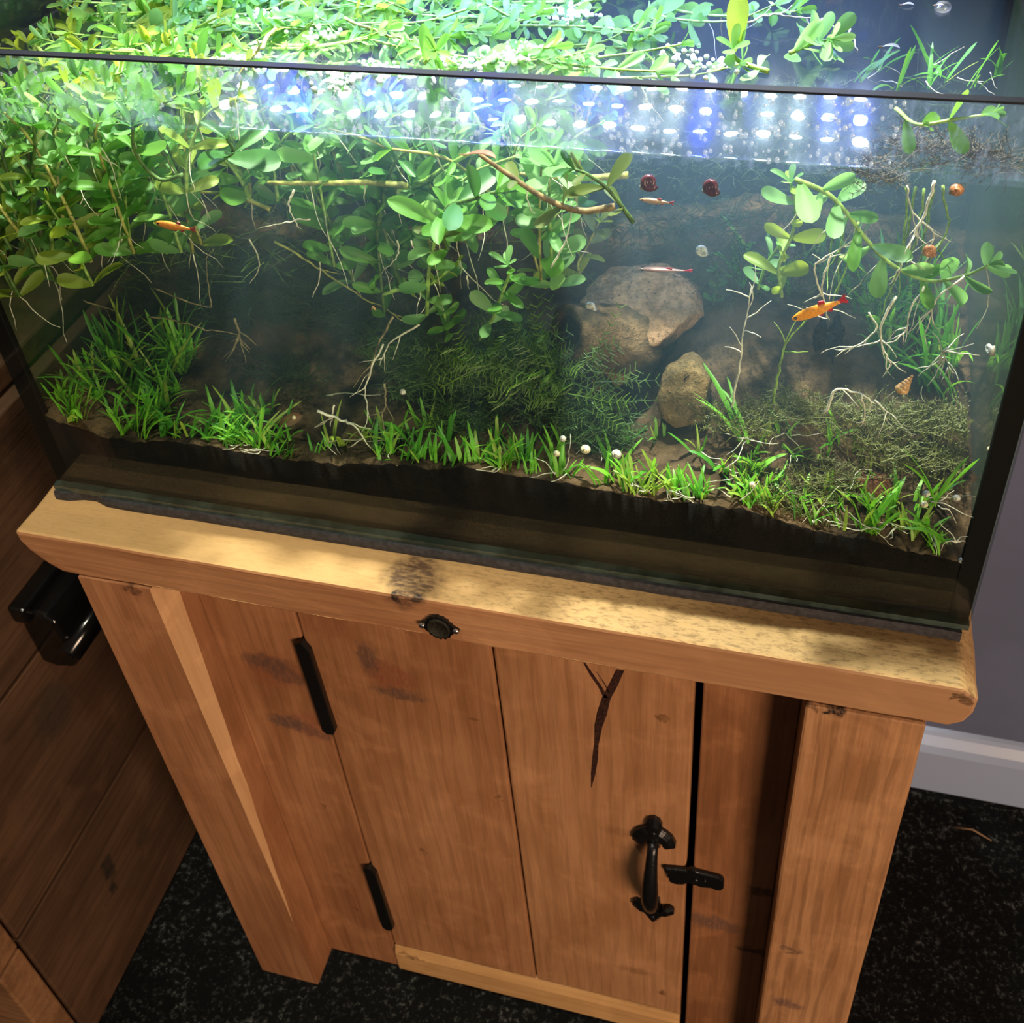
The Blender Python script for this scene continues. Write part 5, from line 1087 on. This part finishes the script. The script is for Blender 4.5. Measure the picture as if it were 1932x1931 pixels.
# bubble afloat at the top right and glints of bubble foam between the floating leaves
def glassy(name):
    q = N(name); tr = q.n('ShaderNodeBsdfTransparent'); tr.inputs[0].default_value = (0.96, 0.98, 1, 1); gl = q.n('ShaderNodeBsdfGlossy'); gl.inputs['Roughness'].default_value = 0.12
    m = q.n('ShaderNodeMixShader'); q.l(schlick(q, 0.16), m.inputs[0]); q.l(tr.outputs[0], m.inputs[1]); q.l(gl.outputs[0], m.inputs[2])
    t = q.n('ShaderNodeBsdfTranslucent'); x = q.n('ShaderNodeMixShader'); x.inputs[0].default_value = 0.14; q.l(m.outputs[0], x.inputs[1]); q.l(t.outputs[0], x.inputs[2]); return q.done(x.outputs[0])
bub = glassy('bubble_film')
c = [(0.5509, 0.2045, 0.2815)][0]
o = G().ball(c, 0.0046, 20, 12, (1, 1, 0.7)).obj('bubble', bub, None, True); rebase(o, c); tag(o, 'large round bubble floating near the back right corner', 'bubble')
def foam_cluster(u, n, spread, label, seed):
    rnd = random.Random(seed); g = G(); c = V(u)
    for i in range(n):
        r = rnd.uniform(0.0007, 0.0019); p = c+V((rnd.gauss(0, spread), rnd.gauss(0, spread), rnd.uniform(0, 0.002)))
        p = inside(p, 0.004); g.ball((p.x, p.y, HW+rnd.uniform(-.0002, 0.0018)), r, 8, 6)
    o = g.obj('bubble_foam', plain('wet_bubble', (0.75, 0.82, 0.80), 0.05, 0.9), None, True); rebase(o, c); return tag(o, label, 'bubbles', kind='stuff')
for k, (c, n, lb) in enumerate(zip([(0.152, 0.1551, 0.283), (0.1649, 0.0904, 0.283), (0.1986, 0.1294, 0.283), (0.2972, 0.097, 0.283), (0.3195, 0.1141, 0.283), (0.3416, 0.1763, 0.283), (0.4152, 0.1203, 0.283), (0.2494, 0.0847, 0.283), (0.4322, 0.108, 0.283), (0.2384, 0.066, 0.283)], [50, 40, 40, 40, 60, 50, 30, 40, 24, 40],
        ['sparkling bubbles at the upper left of the mat', 'bubbles around the thick knotted stem', 'bubbles between pale leaves left of centre', 'bubbles beside the upright leaf', 'bubbles along the mat behind the rim at centre', 'bubbles at the top edge of the mat', 'bubbles left of the tall bright leaf', 'bubbles just behind the rim left of centre', 'bubbles around the tall leaf rosette', 'bubbles in front of the rim left of centre'])):
    foam_cluster(c, n, 0.007, lb, k)
# droplets clinging to the inside of the front pane above the waterline
rd = random.Random(77); g = G()
for i in range(620):
    x = rd.uniform(0.015, 0.525) if rd.random() < 0.35 else rd.uniform(0.20, 0.52); z = rd.uniform(HW+0.002, H_-0.003); r = rd.uniform(0.0004, 0.0013)*(1 if rd.random() < 0.85 else 1.6)
    g.ball((x, T+r*0.15, z), r, 7, 5, (1, 0.45, 1.25))
o = g.obj('water_droplets', glassy('droplet'), None, True); rebase(o, (0.3, T, 0.3)); tag(o, 'droplets on the inside of the front glass above the waterline', 'droplets', kind='stuff')
# splinter on the carpet
c = V((0.73, 0.26, FZ+0.006))
g = G(); g.tube([(0.711, 0.264, FZ+0.004), (0.728, 0.262, FZ+0.010), (0.748, 0.257, FZ+0.004)], [0.0006, 0.0010, 0.0005], 6)
o = g.obj('straw', plain('straw', (0.24, 0.14, 0.07), 0.7), None, True); rebase(o, c); tag(o, 'thin tan straw lying on the carpet at right', 'straw')
